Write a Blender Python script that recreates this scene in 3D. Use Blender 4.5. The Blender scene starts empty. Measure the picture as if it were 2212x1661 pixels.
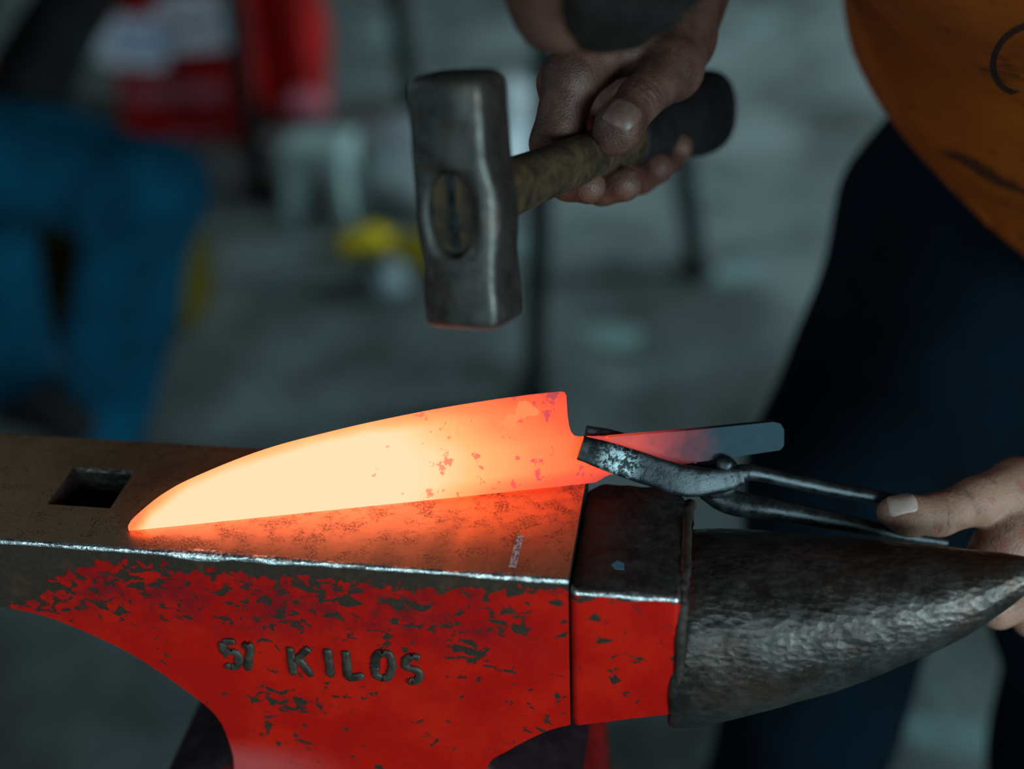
import bpy, bmesh, math, random
import numpy as np
from mathutils import Vector, Matrix, noise
random.seed(7); np.random.seed(7)
S = bpy.context.scene
COL = S.collection
H = 0.80            # height of the anvil face above the floor
W = 0.085           # width of the anvil face

# ------------------------------------------------------------------ camera
cam_d = bpy.data.cameras.new('camera'); cam = bpy.data.objects.new('camera', cam_d); COL.objects.link(cam)
cam_d.sensor_width = 36.0; cam_d.lens = 50.0; cam_d.clip_start = 0.02; cam_d.clip_end = 60
RW = ((0.98855712, 0.14719013, -0.0330134), (0.05078362, -0.53081473, -0.84596498), (-0.14204169, 0.83460816, -0.53221553))
cam.matrix_world = Matrix(((RW[0][0], -RW[1][0], -RW[2][0], 0.05830536), (RW[0][1], -RW[1][1], -RW[2][1], -0.46583168),
                           (RW[0][2], -RW[1][2], -RW[2][2], 1.19490374), (0, 0, 0, 1)))
cam_d.dof.use_dof = True; cam_d.dof.focus_distance = 0.648; cam_d.dof.aperture_fstop = 2.6
S.camera = cam

# ------------------------------------------------------------------ light
S.view_settings.view_transform = 'Standard'; S.view_settings.look = 'None'
S.view_settings.gamma = 1.0; S.view_settings.exposure = 0.0; S.view_settings.use_curve_mapping = False
wd = bpy.data.worlds.new('world'); S.world = wd; wd.use_nodes = True
bgn = wd.node_tree.nodes['Background']; bgn.inputs[0].default_value = (0.50, 0.78, 0.86, 1); bgn.inputs[1].default_value = 0.020
def area(name, loc, target, sx, sy, power, col):
    l = bpy.data.lights.new(name, 'AREA'); l.shape = 'RECTANGLE'; l.size = sx; l.size_y = sy; l.energy = power; l.color = col
    o = bpy.data.objects.new(name, l); COL.objects.link(o); o.location = loc
    o.rotation_euler = (Vector(target) - Vector(loc)).to_track_quat('-Z', 'Y').to_euler(); return o
area('window_daylight', (1.95, -1.85, 1.28), (0.0, 0.0, 0.75), 1.5, 0.8, 68, (0.62, 0.92, 1.0))
area('front_window_daylight', (-0.75, -3.3, 1.95), (0.0, 0.0, 0.75), 1.6, 0.7, 30, (0.62, 0.92, 1.0))
area('doorway_daylight', (3.3, 2.6, 1.6), (0.45, 2.9, 0.0), 1.0, 1.4, 26, (0.70, 0.95, 1.0)).data.spread = math.radians(70)
area('added_side_fill', (-3.4, 0.2, 2.0), (-0.7, 1.4, 0.4), 1.0, 1.0, 13, (0.70, 0.92, 1.0))  # unseen fill lamp, added to brighten the printed sack panels

# ------------------------------------------------------------------ node material helper
def srgb(r, g, b):
    return tuple(((c/255)/12.92 if c/255 <= .04045 else ((c/255+.055)/1.055)**2.4) for c in (r, g, b))
class M:
    def __init__(s, name):
        s.m = bpy.data.materials.new(name); s.m.use_nodes = True; s.t = s.m.node_tree
        s.b = s.t.nodes['Principled BSDF']; s._pos = None
    def n(s, typ, ins=None, **kw):
        nd = s.t.nodes.new(typ)
        for k, v in kw.items(): setattr(nd, k, v)
        for k, v in (ins or {}).items(): s.put(nd.inputs[k], v)
        return nd
    def put(s, sock, v):
        if hasattr(v, 'links') or isinstance(v, bpy.types.NodeSocket): s.t.links.new(v, sock)
        elif isinstance(v, (tuple, list)): sock.default_value = (*v, 1) if (len(v) == 3 and sock.type == 'RGBA') else v
        else: sock.default_value = v
    def pos(s):
        if s._pos is None: s._pos = s.n('ShaderNodeNewGeometry').outputs['Position']
        return s._pos
    def math(s, op, a, b=None, c=None, clamp=False):
        nd = s.n('ShaderNodeMath', operation=op, use_clamp=clamp); s.put(nd.inputs[0], a)
        if b is not None: s.put(nd.inputs[1], b)
        if c is not None: s.put(nd.inputs[2], c)
        return nd.outputs[0]
    def xyz(s, v=None):
        nd = s.n('ShaderNodeSeparateXYZ', {0: v if v is not None else s.pos()}); return nd.outputs
    def scale(s, vec, sc, off=(0, 0, 0)):
        return s.n('ShaderNodeMapping', {'Vector': vec, 'Scale': sc, 'Location': off}).outputs[0]
    def noise(s, scale, detail=4, rough=.6, vec=None, dist=0.0):
        nd = s.n('ShaderNodeTexNoise', {'Vector': vec if vec is not None else s.pos(), 'Scale': scale, 'Detail': detail, 'Roughness': rough, 'Distortion': dist})
        return nd.outputs['Fac']
    def vor(s, scale, vec=None, feature='F1'):
        return s.n('ShaderNodeTexVoronoi', {'Vector': vec if vec is not None else s.pos(), 'Scale': scale}, feature=feature).outputs['Distance']
    def ss(s, v, a, b, x=0.0, y=1.0):
        return s.n('ShaderNodeMapRange', {'Value': v, 'From Min': a, 'From Max': b, 'To Min': x, 'To Max': y}, interpolation_type='SMOOTHSTEP').outputs[0]
    def lin(s, v, a, b, x=0.0, y=1.0):
        return s.n('ShaderNodeMapRange', {'Value': v, 'From Min': a, 'From Max': b, 'To Min': x, 'To Max': y}).outputs[0]
    def mix(s, f, a, b, blend='MIX'):
        nd = s.n('ShaderNodeMix', data_type='RGBA', blend_type=blend); s.put(nd.inputs[0], f); s.put(nd.inputs[6], a); s.put(nd.inputs[7], b)
        return nd.outputs[2]
    def ramp(s, f, stops, interp='LINEAR'):
        nd = s.n('ShaderNodeValToRGB', {0: f}); cr = nd.color_ramp; cr.interpolation = interp
        while len(cr.elements) < len(stops): cr.elements.new(0.5)
        for e, (p, c) in zip(cr.elements, stops): e.position = p; e.color = (*c, 1)
        return nd.outputs[0]
    def bump(s, h, strength=.5, dist=.001, normal=None):
        nd = s.n('ShaderNodeBump', {'Strength': strength, 'Distance': dist, 'Height': h})
        if normal is not None: s.put(nd.inputs['Normal'], normal)
        return nd.outputs[0]
    def set(s, color=None, rough=None, metal=None, normal=None, spec=None, **kw):
        b = s.b.inputs
        if color is not None: s.put(b['Base Color'], color)
        if rough is not None: s.put(b['Roughness'], rough)
        if metal is not None: s.put(b['Metallic'], metal)
        if normal is not None: s.put(b['Normal'], normal)
        if spec is not None: s.put(b['Specular IOR Level'], spec)
        for k, v in kw.items(): s.put(b[k], v)
        return s.m
    def gauss(s, cx, cz, sx, sz):
        """soft bump (0..1) around a world x, z position: the place of one worn patch"""
        o = s.xyz(); a = s.math('DIVIDE', s.math('SUBTRACT', o[0], cx), sx); b = s.math('DIVIDE', s.math('SUBTRACT', o[2], cz), sz)
        q = s.math('ADD', s.math('MULTIPLY', a, a), s.math('MULTIPLY', b, b)); return s.math('POWER', 2.718, s.math('MULTIPLY', q, -1.0))

# ------------------------------------------------------------------ materials
def mat_paint():
    m = M('chipped_red_paint'); o = m.xyz(); x, z = o[0], o[2]
    n1 = m.noise(170, 5, .58, m.scale(m.pos(), (.75, 1, 1)), .5); n2 = m.noise(32, 5, .6); n3 = m.noise(420, 3, .6)
    streak = m.noise(1.0, 5, .65, m.scale(m.pos(), (230, 40, 38)))
    d = m.math('ADD', m.math('MULTIPLY', n1, .72), m.math('MULTIPLY', n2, .28))
    top = m.ss(m.math('ADD', z, m.math('MULTIPLY', m.math('SUBTRACT', m.noise(60, 4), .5), .020)), .788, .799)                                   # bare metal along the struck top edge
    left = m.ss(m.math('ADD', x, m.math('MULTIPLY', m.math('SUBTRACT', z, .80), -1.3)), -.202, -.224)
    upper = m.math('MULTIPLY', m.ss(z, .742, .775), m.ss(x, .0, -.05, 0.0, 1.0))
    pat = m.math('MAXIMUM', m.gauss(-.132, .7135, .0165, .0055), m.math('MULTIPLY', m.math('MAXIMUM', m.gauss(-.0445, .7535, .012, .006), m.gauss(-.025, .772, .008, .006)), .8))
    low = m.math('MULTIPLY', m.gauss(-.13, .6985, .03, .0018), .55)
    d = m.math('ADD', d, m.math('MULTIPLY', m.math('ADD', top, left), .20))
    d = m.math('ADD', d, m.math('MULTIPLY', upper, .062)); d = m.math('ADD', d, m.math('MULTIPLY', m.math('ADD', pat, low), .13))
    chip = m.ss(d, .594, .603)
    halo = m.ss(d, .560, .600)
    scr = m.math('MULTIPLY', m.ss(streak, .60, .70), m.math('MULTIPLY', m.math('ADD', upper, .12), .75, clamp=True))
    red = m.mix(m.ss(n2, .35, .7), (.46, .0038, .0015), (.57, .0075, .0018))
    red = m.mix(m.math('MULTIPLY', m.ss(m.noise(16, 4), .45, .65), .5), red, (.61, .014, .0026))
    red = m.mix(m.math('MULTIPLY', upper, m.ss(m.noise(48, 6, .65), .40, .62, .15, .85)), red, (.17, .006, .010)); red = m.mix(m.math('MULTIPLY', scr, .9), red, (.12, .018, .03)); red = m.mix(m.math('MULTIPLY', halo, .35), red, (.20, .010, .012))
    dust = m.math('MULTIPLY', m.ss(z, .688, .668), m.ss(x, -.10, -.16)); red = m.mix(m.math('MULTIPLY', dust, .55), red, (.55, .12, .12))
    metal = m.mix(n3, (.024, .0150, .0105), (.075, .047, .033)); metal = m.mix(m.ss(m.noise(60, 4), .55, .7), metal, (.085, .045, .024))
    col = m.mix(chip, red, metal)
    hgt = m.math('ADD', m.math('MULTIPLY', chip, -1.0), m.math('ADD', m.math('MULTIPLY', n3, .45), m.math('MULTIPLY', n2, .8)))
    return m.set(col, m.mix(chip, (.36, .36, .36), (.55, .55, .55)), m.math('MULTIPLY', chip, .30), m.bump(hgt, .75, .0006), .22)
def mat_face():
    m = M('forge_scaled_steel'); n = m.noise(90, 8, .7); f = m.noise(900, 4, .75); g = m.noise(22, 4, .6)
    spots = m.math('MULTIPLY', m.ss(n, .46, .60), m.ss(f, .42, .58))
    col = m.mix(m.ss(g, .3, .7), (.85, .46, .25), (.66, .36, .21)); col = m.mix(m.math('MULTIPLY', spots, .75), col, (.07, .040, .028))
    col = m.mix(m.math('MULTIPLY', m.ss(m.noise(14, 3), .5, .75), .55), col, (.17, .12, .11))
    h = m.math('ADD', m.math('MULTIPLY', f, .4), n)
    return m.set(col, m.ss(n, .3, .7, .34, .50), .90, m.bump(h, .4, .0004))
def mat_horn():
    m = M('hammered_dark_steel'); n = m.noise(70, 8, .7); f = m.noise(380, 5, .75); dents = m.vor(330, m.scale(m.pos(), (.55, 1, 1)))
    scr = m.noise(1, 4, .7, m.scale(m.pos(), (120, 300, 300)))
    col = m.mix(m.ss(n, .35, .65), (.048, .037, .033), (.125, .108, .100)); col = m.mix(m.ss(m.noise(25, 5), .5, .7), col, (.10, .058, .042))
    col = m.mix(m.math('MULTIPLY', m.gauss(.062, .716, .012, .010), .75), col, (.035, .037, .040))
    h = m.math('ADD', m.math('ADD', m.math('MULTIPLY', f, .5), m.math('MULTIPLY', dents, .9)), m.math('MULTIPLY', scr, .6))
    return m.set(col, m.ss(f, .3, .7, .24, .48), .82, m.bump(h, .9, .0005))
def mat_edge():
    m = M('worn_bright_edge'); n = m.noise(160, 6, .7); f = m.noise(700, 3)
    col = m.mix(m.ss(n, .42, .60), (.95, .98, .98), (.40, .40, .40))
    return m.set(col, m.ss(f, .3, .7, .18, .38), .95, m.bump(m.noise(240, 5), .9, .0010))
def mat_iron(name, base, rough=.42, metal=.75, patch=None):
    m = M(name); n = m.noise(110, 7, .7); f = m.noise(600, 4, .7)
    col = m.mix(m.ss(n, .35, .68), tuple(c*.55 for c in base), tuple(c*1.45 for c in base))
    if patch:
        q = m.n('ShaderNodeVectorMath', {0: m.pos(), 1: patch}, operation='DISTANCE').outputs['Value']
        k = m.math('MULTIPLY', m.ss(q, .0135, .004), m.ss(m.math('ADD', m.math('MULTIPLY', f, .5), m.math('MULTIPLY', m.noise(300, 5), .5)), .46, .54))
        col = m.mix(k, col, (.42, .52, .54))
    return m.set(col, m.ss(n, .3, .7, rough-.10, rough+.14), metal, m.bump(m.math('ADD', n, m.math('MULTIPLY', f, .5)), .55, .0005))
def mat_hammer():
    m = M('brushed_hammer_steel'); n = m.noise(80, 6, .65); br = m.noise(1, 5, .7, m.scale(m.pos(), (520, 520, 90)))
    col = m.mix(m.ss(n, .35, .65), (.060, .053, .048), (.112, .102, .094)); col = m.mix(m.math('MULTIPLY', m.ss(m.noise(30, 4), .5, .7), .7), col, (.10, .065, .045))
    return m.set(col, m.ss(br, .3, .7, .36, .58), .8, m.bump(m.math('ADD', br, m.math('MULTIPLY', n, .6)), .4, .0004))
def mat_wood(name, a, b, ax):
    m = M(name); g = m.noise(1, 6, .7, m.scale(m.pos(), ax), .4); w = m.noise(45, 4)
    col = m.mix(m.ss(g, .35, .65), a, b); col = m.mix(m.math('MULTIPLY', m.ss(w, .5, .7), .7), col, tuple(c*.35 for c in a))
    return m.set(col, .55, 0.0, m.bump(g, .4, .0005))
def mat_plain(name, col, rough=.6, metal=0.0, var=.35, sc=40, bump=.3, spec=.15):
    m = M(name); n = m.noise(sc, 5, .65); f = m.noise(sc*9, 3)
    return m.set(m.mix(m.ss(n, .3, .7), tuple(c*(1-var) for c in col), tuple(min(1, c*(1+var)) for c in col)), rough, metal, m.bump(m.math('ADD', n, m.math('MULTIPLY', f, .5)), bump, .001), spec)
def mat_skin():
    m = M('sooty_skin'); n = m.noise(38, 5, .6); f = m.vor(900); g = m.noise(240, 5, .7)
    col = m.mix(m.ss(n, .35, .65), (.34, .165, .115), (.42, .225, .155)); col = m.mix(m.math('MULTIPLY', m.ss(m.noise(70, 4), .52, .7), .6), col, (.34, .095, .08))
    col = m.mix(m.math('MULTIPLY', m.ss(m.noise(95, 6, .7), .52, .68), .65), col, (.12, .062, .05))
    h = m.math('ADD', m.math('MULTIPLY', f, .8), g)
    return m.set(col, .52, 0.0, m.bump(h, .5, .0005), .35)
def mat_cloth(name, a, b, fine=900, stain=None):
    m = M(name); n = m.noise(9, 5, .6); f = m.noise(fine, 2); col = m.mix(m.ss(n, .35, .65), a, b)
    if stain: col = m.mix(m.math('MULTIPLY', m.ss(m.noise(24, 6, .65), .54, .70), .8), col, stain)
    return m, col, m.bump(m.math('ADD', m.math('MULTIPLY', f, .4), m.noise(40, 5)), .5, .002)

PAINT, FACE, HORN, EDGE = mat_paint(), mat_face(), mat_horn(), mat_edge()
TONG = mat_iron('black_tong_iron', (.040, .046, .050), .34, .75, (0.0152, 0.0713, 0.8124))
HAMM = mat_hammer()
SKIN = mat_skin()
NAIL = mat_plain('fingernail', (.42, .27, .23), .32, 0, .08, 200, .1)

# ------------------------------------------------------------------ object helpers
def tag(o, label, cat, group=None):
    o['label'] = label; o['category'] = cat
    if group: o['group'] = group
    return o
def thing(name, loc, label, cat, group=None):
    o = bpy.data.objects.new(name, None); COL.objects.link(o); o.location = loc; o.empty_display_size = .05
    return tag(o, label, cat, group)
def wloc(o):
    v = Vector((0, 0, 0))
    while o is not None: v = v + Vector(o.location); o = o.parent
    return v
def mesh(name, verts, faces, mats, parent=None, smooth=True, mi=None):
    off = wloc(parent) if parent else Vector((0, 0, 0))
    me = bpy.data.meshes.new(name)
    V = np.asarray(verts, dtype=np.float64) - np.array(off)
    me.from_pydata(V.tolist(), [], faces if isinstance(faces, list) else faces.tolist()); me.update()
    for q in (mats if isinstance(mats, (list, tuple)) else [mats]): me.materials.append(q)
    if mi is not None: me.polygons.foreach_set('material_index', np.asarray(mi, dtype=np.int32))
    if smooth: me.polygons.foreach_set('use_smooth', np.ones(len(me.polygons), dtype=bool))
    o = bpy.data.objects.new(name, me); COL.objects.link(o)
    if parent: o.parent = parent
    return o
def clean(o, angle=None, dist=1e-6):
    bm = bmesh.new(); bm.from_mesh(o.data); bmesh.ops.remove_doubles(bm, verts=bm.verts, dist=dist); bmesh.ops.recalc_face_normals(bm, faces=bm.faces)
    if angle is not None:
        for e in bm.edges:
            if len(e.link_faces) == 2 and e.calc_face_angle(0) > angle: e.smooth = False
    bm.to_mesh(o.data); bm.free(); return o
def sweep(path, ws, hs, up, n=16, p=2.6, caps=True):
    """rounded-bar sweep: width ws across, height hs along up; returns verts, faces"""
    path = [Vector(q) for q in path]; V, F = [], []; up = Vector(up)
    for i, c in enumerate(path):
        t = (path[min(i+1, len(path)-1)] - path[max(i-1, 0)]).normalized(); a = t.cross(up).normalized(); b = a.cross(t).normalized()
        for k in range(n):
            th = 2*math.pi*(k+.5)/n; cs, sn = math.cos(th), math.sin(th)
            V.append(c + a*(ws[i]*math.copysign(abs(cs)**(2/p), cs)) + b*(hs[i]*math.copysign(abs(sn)**(2/p), sn)))
    for i in range(len(path)-1):
        for k in range(n): F.append([i*n+k, i*n+(k+1) % n, (i+1)*n+(k+1) % n, (i+1)*n+k])
    if caps: F.append(list(range(n))[::-1]); F.append([(len(path)-1)*n+k for k in range(n)])
    return V, F
def resample(pts, vals, m):
    """Catmull-Rom resampling of a polyline with attached values"""
    P_ = [np.array(list(a)+list(b), float) for a, b in zip(pts, vals)]; out = []
    for i in range(len(P_)-1):
        p0, p1, p2, p3 = P_[max(i-1, 0)], P_[i], P_[i+1], P_[min(i+2, len(P_)-1)]
        for k in range(m):
            t = k/m; out.append(.5*((2*p1)+(-p0+p2)*t+(2*p0-5*p1+4*p2-p3)*t*t+(-p0+3*p1-3*p2+p3)*t**3))
    out.append(P_[-1]); return out
def merge(parts):
    V, F = [], []
    for v, f in parts:
        o = len(V); V += [tuple(q) for q in v]; F += [[i+o for i in q] for q in f]
    return V, F
def box(c, s, rot=None):
    V = [Vector((x*s[0]/2, y*s[1]/2, z*s[2]/2)) for x in (-1, 1) for y in (-1, 1) for z in (-1, 1)]
    if rot is not None: V = [rot @ v for v in V]
    return [v+Vector(c) for v in V], [[0, 1, 3, 2], [4, 6, 7, 5], [0, 4, 5, 1], [2, 3, 7, 6], [0, 2, 6, 4], [1, 5, 7, 3]]
def bevel(o, w, seg=2):
    md = o.modifiers.new('bevel', 'BEVEL'); md.width = w; md.segments = seg; md.limit_method = 'ANGLE'; return o
def lathe(prof, c, n=32, axis=(0, 0, 1)):
    q = Vector((0, 0, 1)).rotation_difference(Vector(axis)); V, F = [], []
    for r, z in prof:
        for k in range(n): V.append(q @ Vector((r*math.cos(2*math.pi*k/n), r*math.sin(2*math.pi*k/n), z)) + Vector(c))
    for i in range(len(prof)-1):
        for k in range(n): F.append([i*n+k, i*n+(k+1) % n, (i+1)*n+(k+1) % n, (i+1)*n+k])
    F.append(list(range(n))[::-1]); F.append([(len(prof)-1)*n+k for k in range(n)]); return V, F

# ---- implicit surfaces: tapered capsules blended into one continuous skin
def cone_d(p, a, b, r1, r2):
    a = np.array(a, float); ba = np.array(b, float)-a; pa = p-a
    t = np.clip(pa@ba/max(ba@ba, 1e-12), 0, 1)
    return np.linalg.norm(pa-t[:, None]*ba, axis=1)-(r1+(r2-r1)*t)
def smin(a, b, k):
    h = np.maximum(k-np.abs(a-b), 0)/k; return np.minimum(a, b)-h*h*k*.25
def chain(p, js, k=.004):
    d = None
    for (a, ra), (b, rb) in zip(js[:-1], js[1:]):
        e = cone_d(p, a, b, ra, rb); d = e if d is None else smin(d, e, k)
    return d
def ell_d(p, c, r, rot=None):
    q = p-np.array(c, float)
    if rot is not None: q = q@np.array(rot)
    r = np.array(r, float); k0 = np.linalg.norm(q/r, axis=1); k1 = np.linalg.norm(q/(r*r), axis=1)
    return k0*(k0-1.0)/np.maximum(k1, 1e-9)
def implicit(fn, lo, hi, h, block=4):
    lo = np.array(lo, float); nb = np.maximum(1, np.ceil((np.array(hi)-lo)/(h*block)).astype(int)); n = nb*block+1
    cc = np.stack(np.meshgrid(*[np.arange(k) for k in nb], indexing='ij'), -1).reshape(-1, 3)
    cd = fn(lo+(cc+.5)*h*block).reshape(nb); near = np.abs(cd) < h*block*1.25
    sg = np.where(cd < 0, -1.0, 1.0)
    def up(a): return np.pad(a.repeat(block, 0).repeat(block, 1).repeat(block, 2), ((0, 1),)*3, mode='edge')
    F = up(sg)*h*block; m = up(near); mm = m.copy()
    for ax in range(3):
        sl = [slice(None)]*3; sr = [slice(None)]*3; sl[ax] = slice(1, None); sr[ax] = slice(None, -1)
        t = mm.copy(); t[tuple(sl)] |= mm[tuple(sr)]; mm = t
    idx = np.argwhere(mm); vals = np.empty(len(idx))
    for i in range(0, len(idx), 200000): vals[i:i+200000] = fn(lo+idx[i:i+200000]*h)
    F[mm] = vals
    ins = F < 0; cn = n-1; acc = np.zeros((int(np.prod(cn)), 3)); cnt = np.zeros(int(np.prod(cn))); quads = []
    for ax in range(3):
        a = [slice(None)]*3; b = [slice(None)]*3; a[ax] = slice(0, -1); b[ax] = slice(1, None)
        e = np.argwhere(ins[tuple(a)] != ins[tuple(b)])
        if not len(e): continue
        e2 = e.copy(); e2[:, ax] += 1; f1 = F[tuple(e.T)]; f2 = F[tuple(e2.T)]; pt = e.astype(float); pt[:, ax] += f1/(f1-f2)
        u, v = (ax+1) % 3, (ax+2) % 3; ok = (e[:, u] > 0) & (e[:, v] > 0) & (e[:, u] < cn[u]) & (e[:, v] < cn[v])
        e, pt, f1 = e[ok], pt[ok], f1[ok]; ids = []
        for du, dv in ((-1, -1), (0, -1), (0, 0), (-1, 0)):
            c = e.copy(); c[:, u] += du; c[:, v] += dv; k = np.ravel_multi_index(c.T, cn); ids.append(k)
            np.add.at(acc, k, pt); np.add.at(cnt, k, 1)
        q = np.stack(ids, 1); flip = f1 > 0; q[flip] = q[flip][:, ::-1]; quads.append(q)
    used = np.flatnonzero(cnt); mp = -np.ones(len(cnt), int); mp[used] = np.arange(len(used))
    return lo+acc[used]/cnt[used][:, None]*h, mp[np.concatenate(quads)]
def wr(p, seed, amp, k):
    """cloth folds: a few crossing sine ridges"""
    r = np.random.RandomState(seed); d = np.zeros(len(p))
    for i in range(7):
        v = r.normal(size=3); v /= np.linalg.norm(v); d += np.sin(p@v*k*(.6+.9*r.rand())+r.rand()*6.28+1.5*np.sin(p@r.normal(size=3)*k*.3))
    return amp*d/3.0

# ------------------------------------------------------------------ the setting
def mat_floor():
    m = M('stained_concrete_floor'); n = m.noise(3.2, 7, .62); g = m.noise(1.1, 4, .55); f = m.noise(60, 4)
    col = m.mix(m.ss(n, .33, .67), (.075, .085, .085), (.24, .28, .28)); col = m.mix(m.ss(g, .48, .66), col, (.05, .05, .045))
    col = m.mix(m.ss(m.noise(4.3, 3, .5), .60, .70), col, (.25, .38, .37))
    return m.set(col, .7, 0, m.bump(m.math('ADD', n, m.math('MULTIPLY', f, .2)), .4, .01))
v, f = box((0, 1.6, -.025), (9, 8.4, .05)); o = mesh('floor', v, f, mat_floor(), smooth=False); o['kind'] = 'structure'
v, f = box((0, 5.85, 1.5), (9, .1, 3.0)); o = mesh('wall_back', v, f, mat_plain('grey_plaster', (.10, .11, .11), .85, 0, .3, 3, .3), smooth=False); o['kind'] = 'structure'

# ------------------------------------------------------------------ anvil
AN = thing('anvil', (-.10, W/2, .565), 'red painted steel anvil with chipped paint, cast weight lettering and a dark horn', 'anvil')
def nz(x, y, z, s, a): return a*noise.noise(Vector((x*s, y*s, z*s)))
def anvil_body():
    prof = [(-.335, .7700), (-.300, .7655)] + [(-0.2684, 0.7600), (-0.2441, 0.7552), (-0.2107, 0.7383), (-0.1847, 0.7159), (-0.1711, 0.6991), (-0.1672, 0.6776), (-0.1677, 0.6643)] + [(-.1700, .640)]
    prof2 = [(-.0450, .640)] + [(-0.0407, 0.6804), (-0.0291, 0.6946), (-0.0113, 0.7089), (0.0006, 0.7147)]
    a = [tuple(q[:2]) for q in resample(prof, [()]*len(prof), 5)]; b = [tuple(q[:2]) for q in resample(prof2, [()]*len(prof2), 5)]
    b[-1] = (0.0, b[-1][1]); bot = a+b
    N = 240; xs = [-.335+.335*i/N for i in range(N+1)]
    V, F, MI = [], [], []
    def row(fn): s = len(V); V.extend(fn(x) for x in xs); return list(range(s, s+len(xs)))
    def bv(x):
        w = .0016+nz(x, 3, 0, 26, .0008)+nz(x, 7, 0, 110, .0006); chip = max(0, noise.noise(Vector((x*21, 9, 0)))-.18)*.009; return max(.0009, w+chip)
    r0 = row(lambda x: (x, nz(x, 1, 0, 60, .0003), H-1.15*bv(x))); r1 = row(lambda x: (x, .18*bv(x), H-.55*bv(x)))
    r2 = row(lambda x: (x, .50*bv(x), H-.20*bv(x))); r3 = row(lambda x: (x, 1.25*bv(x), H+nz(x, 5, 0, 90, .00012)))
    r4 = row(lambda x: (x, W-.002, H)); r5 = row(lambda x: (x, W, H-.002))
    s = len(V); V += [(x, 0, z) for x, z in bot]; fb = list(range(s, s+len(bot))); s = len(V); V += [(x, W, z) for x, z in bot]; bb = list(range(s, s+len(bot)))
    def strip(p, q, mi):
        for i in range(len(p)-1): F.append([p[i], p[i+1], q[i+1], q[i]]); MI.append(mi)
    strip(r0, r1, 2); strip(r1, r2, 2); strip(r2, r3, 2); strip(r3, r4, 0); strip(r4, r5, 2)
    F.append(fb+r0[::-1]); MI.append(1); F.append((bb+r5[::-1])[::-1]); MI.append(1)
    for i in range(len(bot)-1): F.append([fb[i], bb[i], bb[i+1], fb[i+1]]); MI.append(1)
    F.append([fb[0], r0[0], r1[0], r2[0], r3[0], r4[0], r5[0], bb[0]]); MI.append(3)
    F.append([fb[-1], r0[-1], r1[-1], r2[-1], r3[-1], r4[-1], r5[-1], bb[-1]][::-1]); MI.append(3)
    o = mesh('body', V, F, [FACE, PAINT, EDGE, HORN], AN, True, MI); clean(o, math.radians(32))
    off = wloc(AN); c0 = Vector((-.2328, .0437, H)); bm = bmesh.new(); rings = []
    for hx, hy, z in ((.0160, .0155, .004), (.0160, .0155, .0004), (.0142, .0138, -.0016), (.0138, .0134, -.034)):
        rings.append([bm.verts.new(c0+Vector((sx*hx+(-.0004 if sy < 0 else 0), sy*hy, z))-off) for sx, sy in ((-1, -1), (1, -1), (1, 1), (-1, 1))])
    for p, q in zip(rings[:-1], rings[1:]):
        for k in range(4): bm.faces.new((p[k], q[k], q[(k+1) % 4], p[(k+1) % 4]))
    bm.faces.new(rings[0]); bm.faces.new(rings[-1][::-1]); bmesh.ops.recalc_face_normals(bm, faces=bm.faces)
    for q in bm.faces: q.material_index = 3
    cm = bpy.data.meshes.new('hole_cutter'); bm.to_mesh(cm); bm.free()
    for q in (FACE, PAINT, EDGE, HORN): cm.materials.append(q)
    co = bpy.data.objects.new('hole_cutter', cm); COL.objects.link(co); co.location = off
    md = o.modifiers.new('hole', 'BOOLEAN'); md.operation = 'DIFFERENCE'; md.object = co; md.solver = 'EXACT'
    bpy.context.view_layer.update(); dg = bpy.context.evaluated_depsgraph_get(); nm = bpy.data.meshes.new_from_object(o.evaluated_get(dg))
    o.modifiers.clear(); o.data = nm; bpy.data.objects.remove(co); bpy.data.meshes.remove(cm)
    return o
anvil_body()

def rrect(x0, x1, y0, y1, rs, n=8):
    """rounded rectangle outline, radii (front-left, front-right, back-right, back-left)"""
    pts = []
    for (cx, cy, r, a0) in ((x0+rs[0], y0+rs[0], rs[0], math.pi), (x1-rs[1], y0+rs[1], rs[1], 1.5*math.pi), (x1-rs[2], y1-rs[2], rs[2], 0), (x0+rs[3], y1-rs[3], rs[3], .5*math.pi)):
        pts += [(cx+r*math.cos(a0+math.pi/2*k/n), cy+r*math.sin(a0+math.pi/2*k/n)) for k in range(n+1)]
    out = []
    for i, p in enumerate(pts):
        q = pts[(i+1) % len(pts)]; L = math.dist(p, q); m = max(1, int(L/.0016))
        out += [(p[0]+(q[0]-p[0])*k/m, p[1]+(q[1]-p[1])*k/m) for k in range(m)]
    return out
def anvil_step():
    out = rrect(.0006, .0478, -.0012, .0790, (.0038, .0028, .014, .010)); n = len(out); cx, cy = .024, .040; zt = .7952; V, F, MI = [], [], []
    def lay(ins, zf):
        for x, y in out:
            d = math.hypot(x-cx, y-cy); V.append((x-(x-cx)/d*ins(x, y), y-(y-cy)/d*ins(x, y), zf(x, y)))
    w = lambda x, y: max(.0006, .0017+nz(x, y, 2, 120, .0016))
    lay(lambda x, y: .001, lambda x, y: .7140+x*.28); lay(lambda x, y: 0, lambda x, y: .7185+x*.28); lay(lambda x, y: 0, lambda x, y: .760)
    lay(lambda x, y: nz(x, y, 9, 80, .0002), lambda x, y: zt-1.1*w(x, y)); lay(lambda x, y: .3*w(x, y), lambda x, y: zt-.4*w(x, y)); lay(lambda x, y: 1.1*w(x, y), lambda x, y: zt)
    for i in range(5):
        for k in range(n): F.append([i*n+k, i*n+(k+1) % n, (i+1)*n+(k+1) % n, (i+1)*n+k]); MI.append((2 if out[k][1] < .004 else 0) if i >= 3 else 1)
    F.append([5*n+k for k in range(n)]); MI.append(0); F.append(list(range(n))[::-1]); MI.append(1)
    o = mesh('step', V, F, [mat_iron('oxidised_step', (.040, .034, .032), .62, .6), PAINT, EDGE], AN, True, MI); clean(o, math.radians(50)); return o
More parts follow.
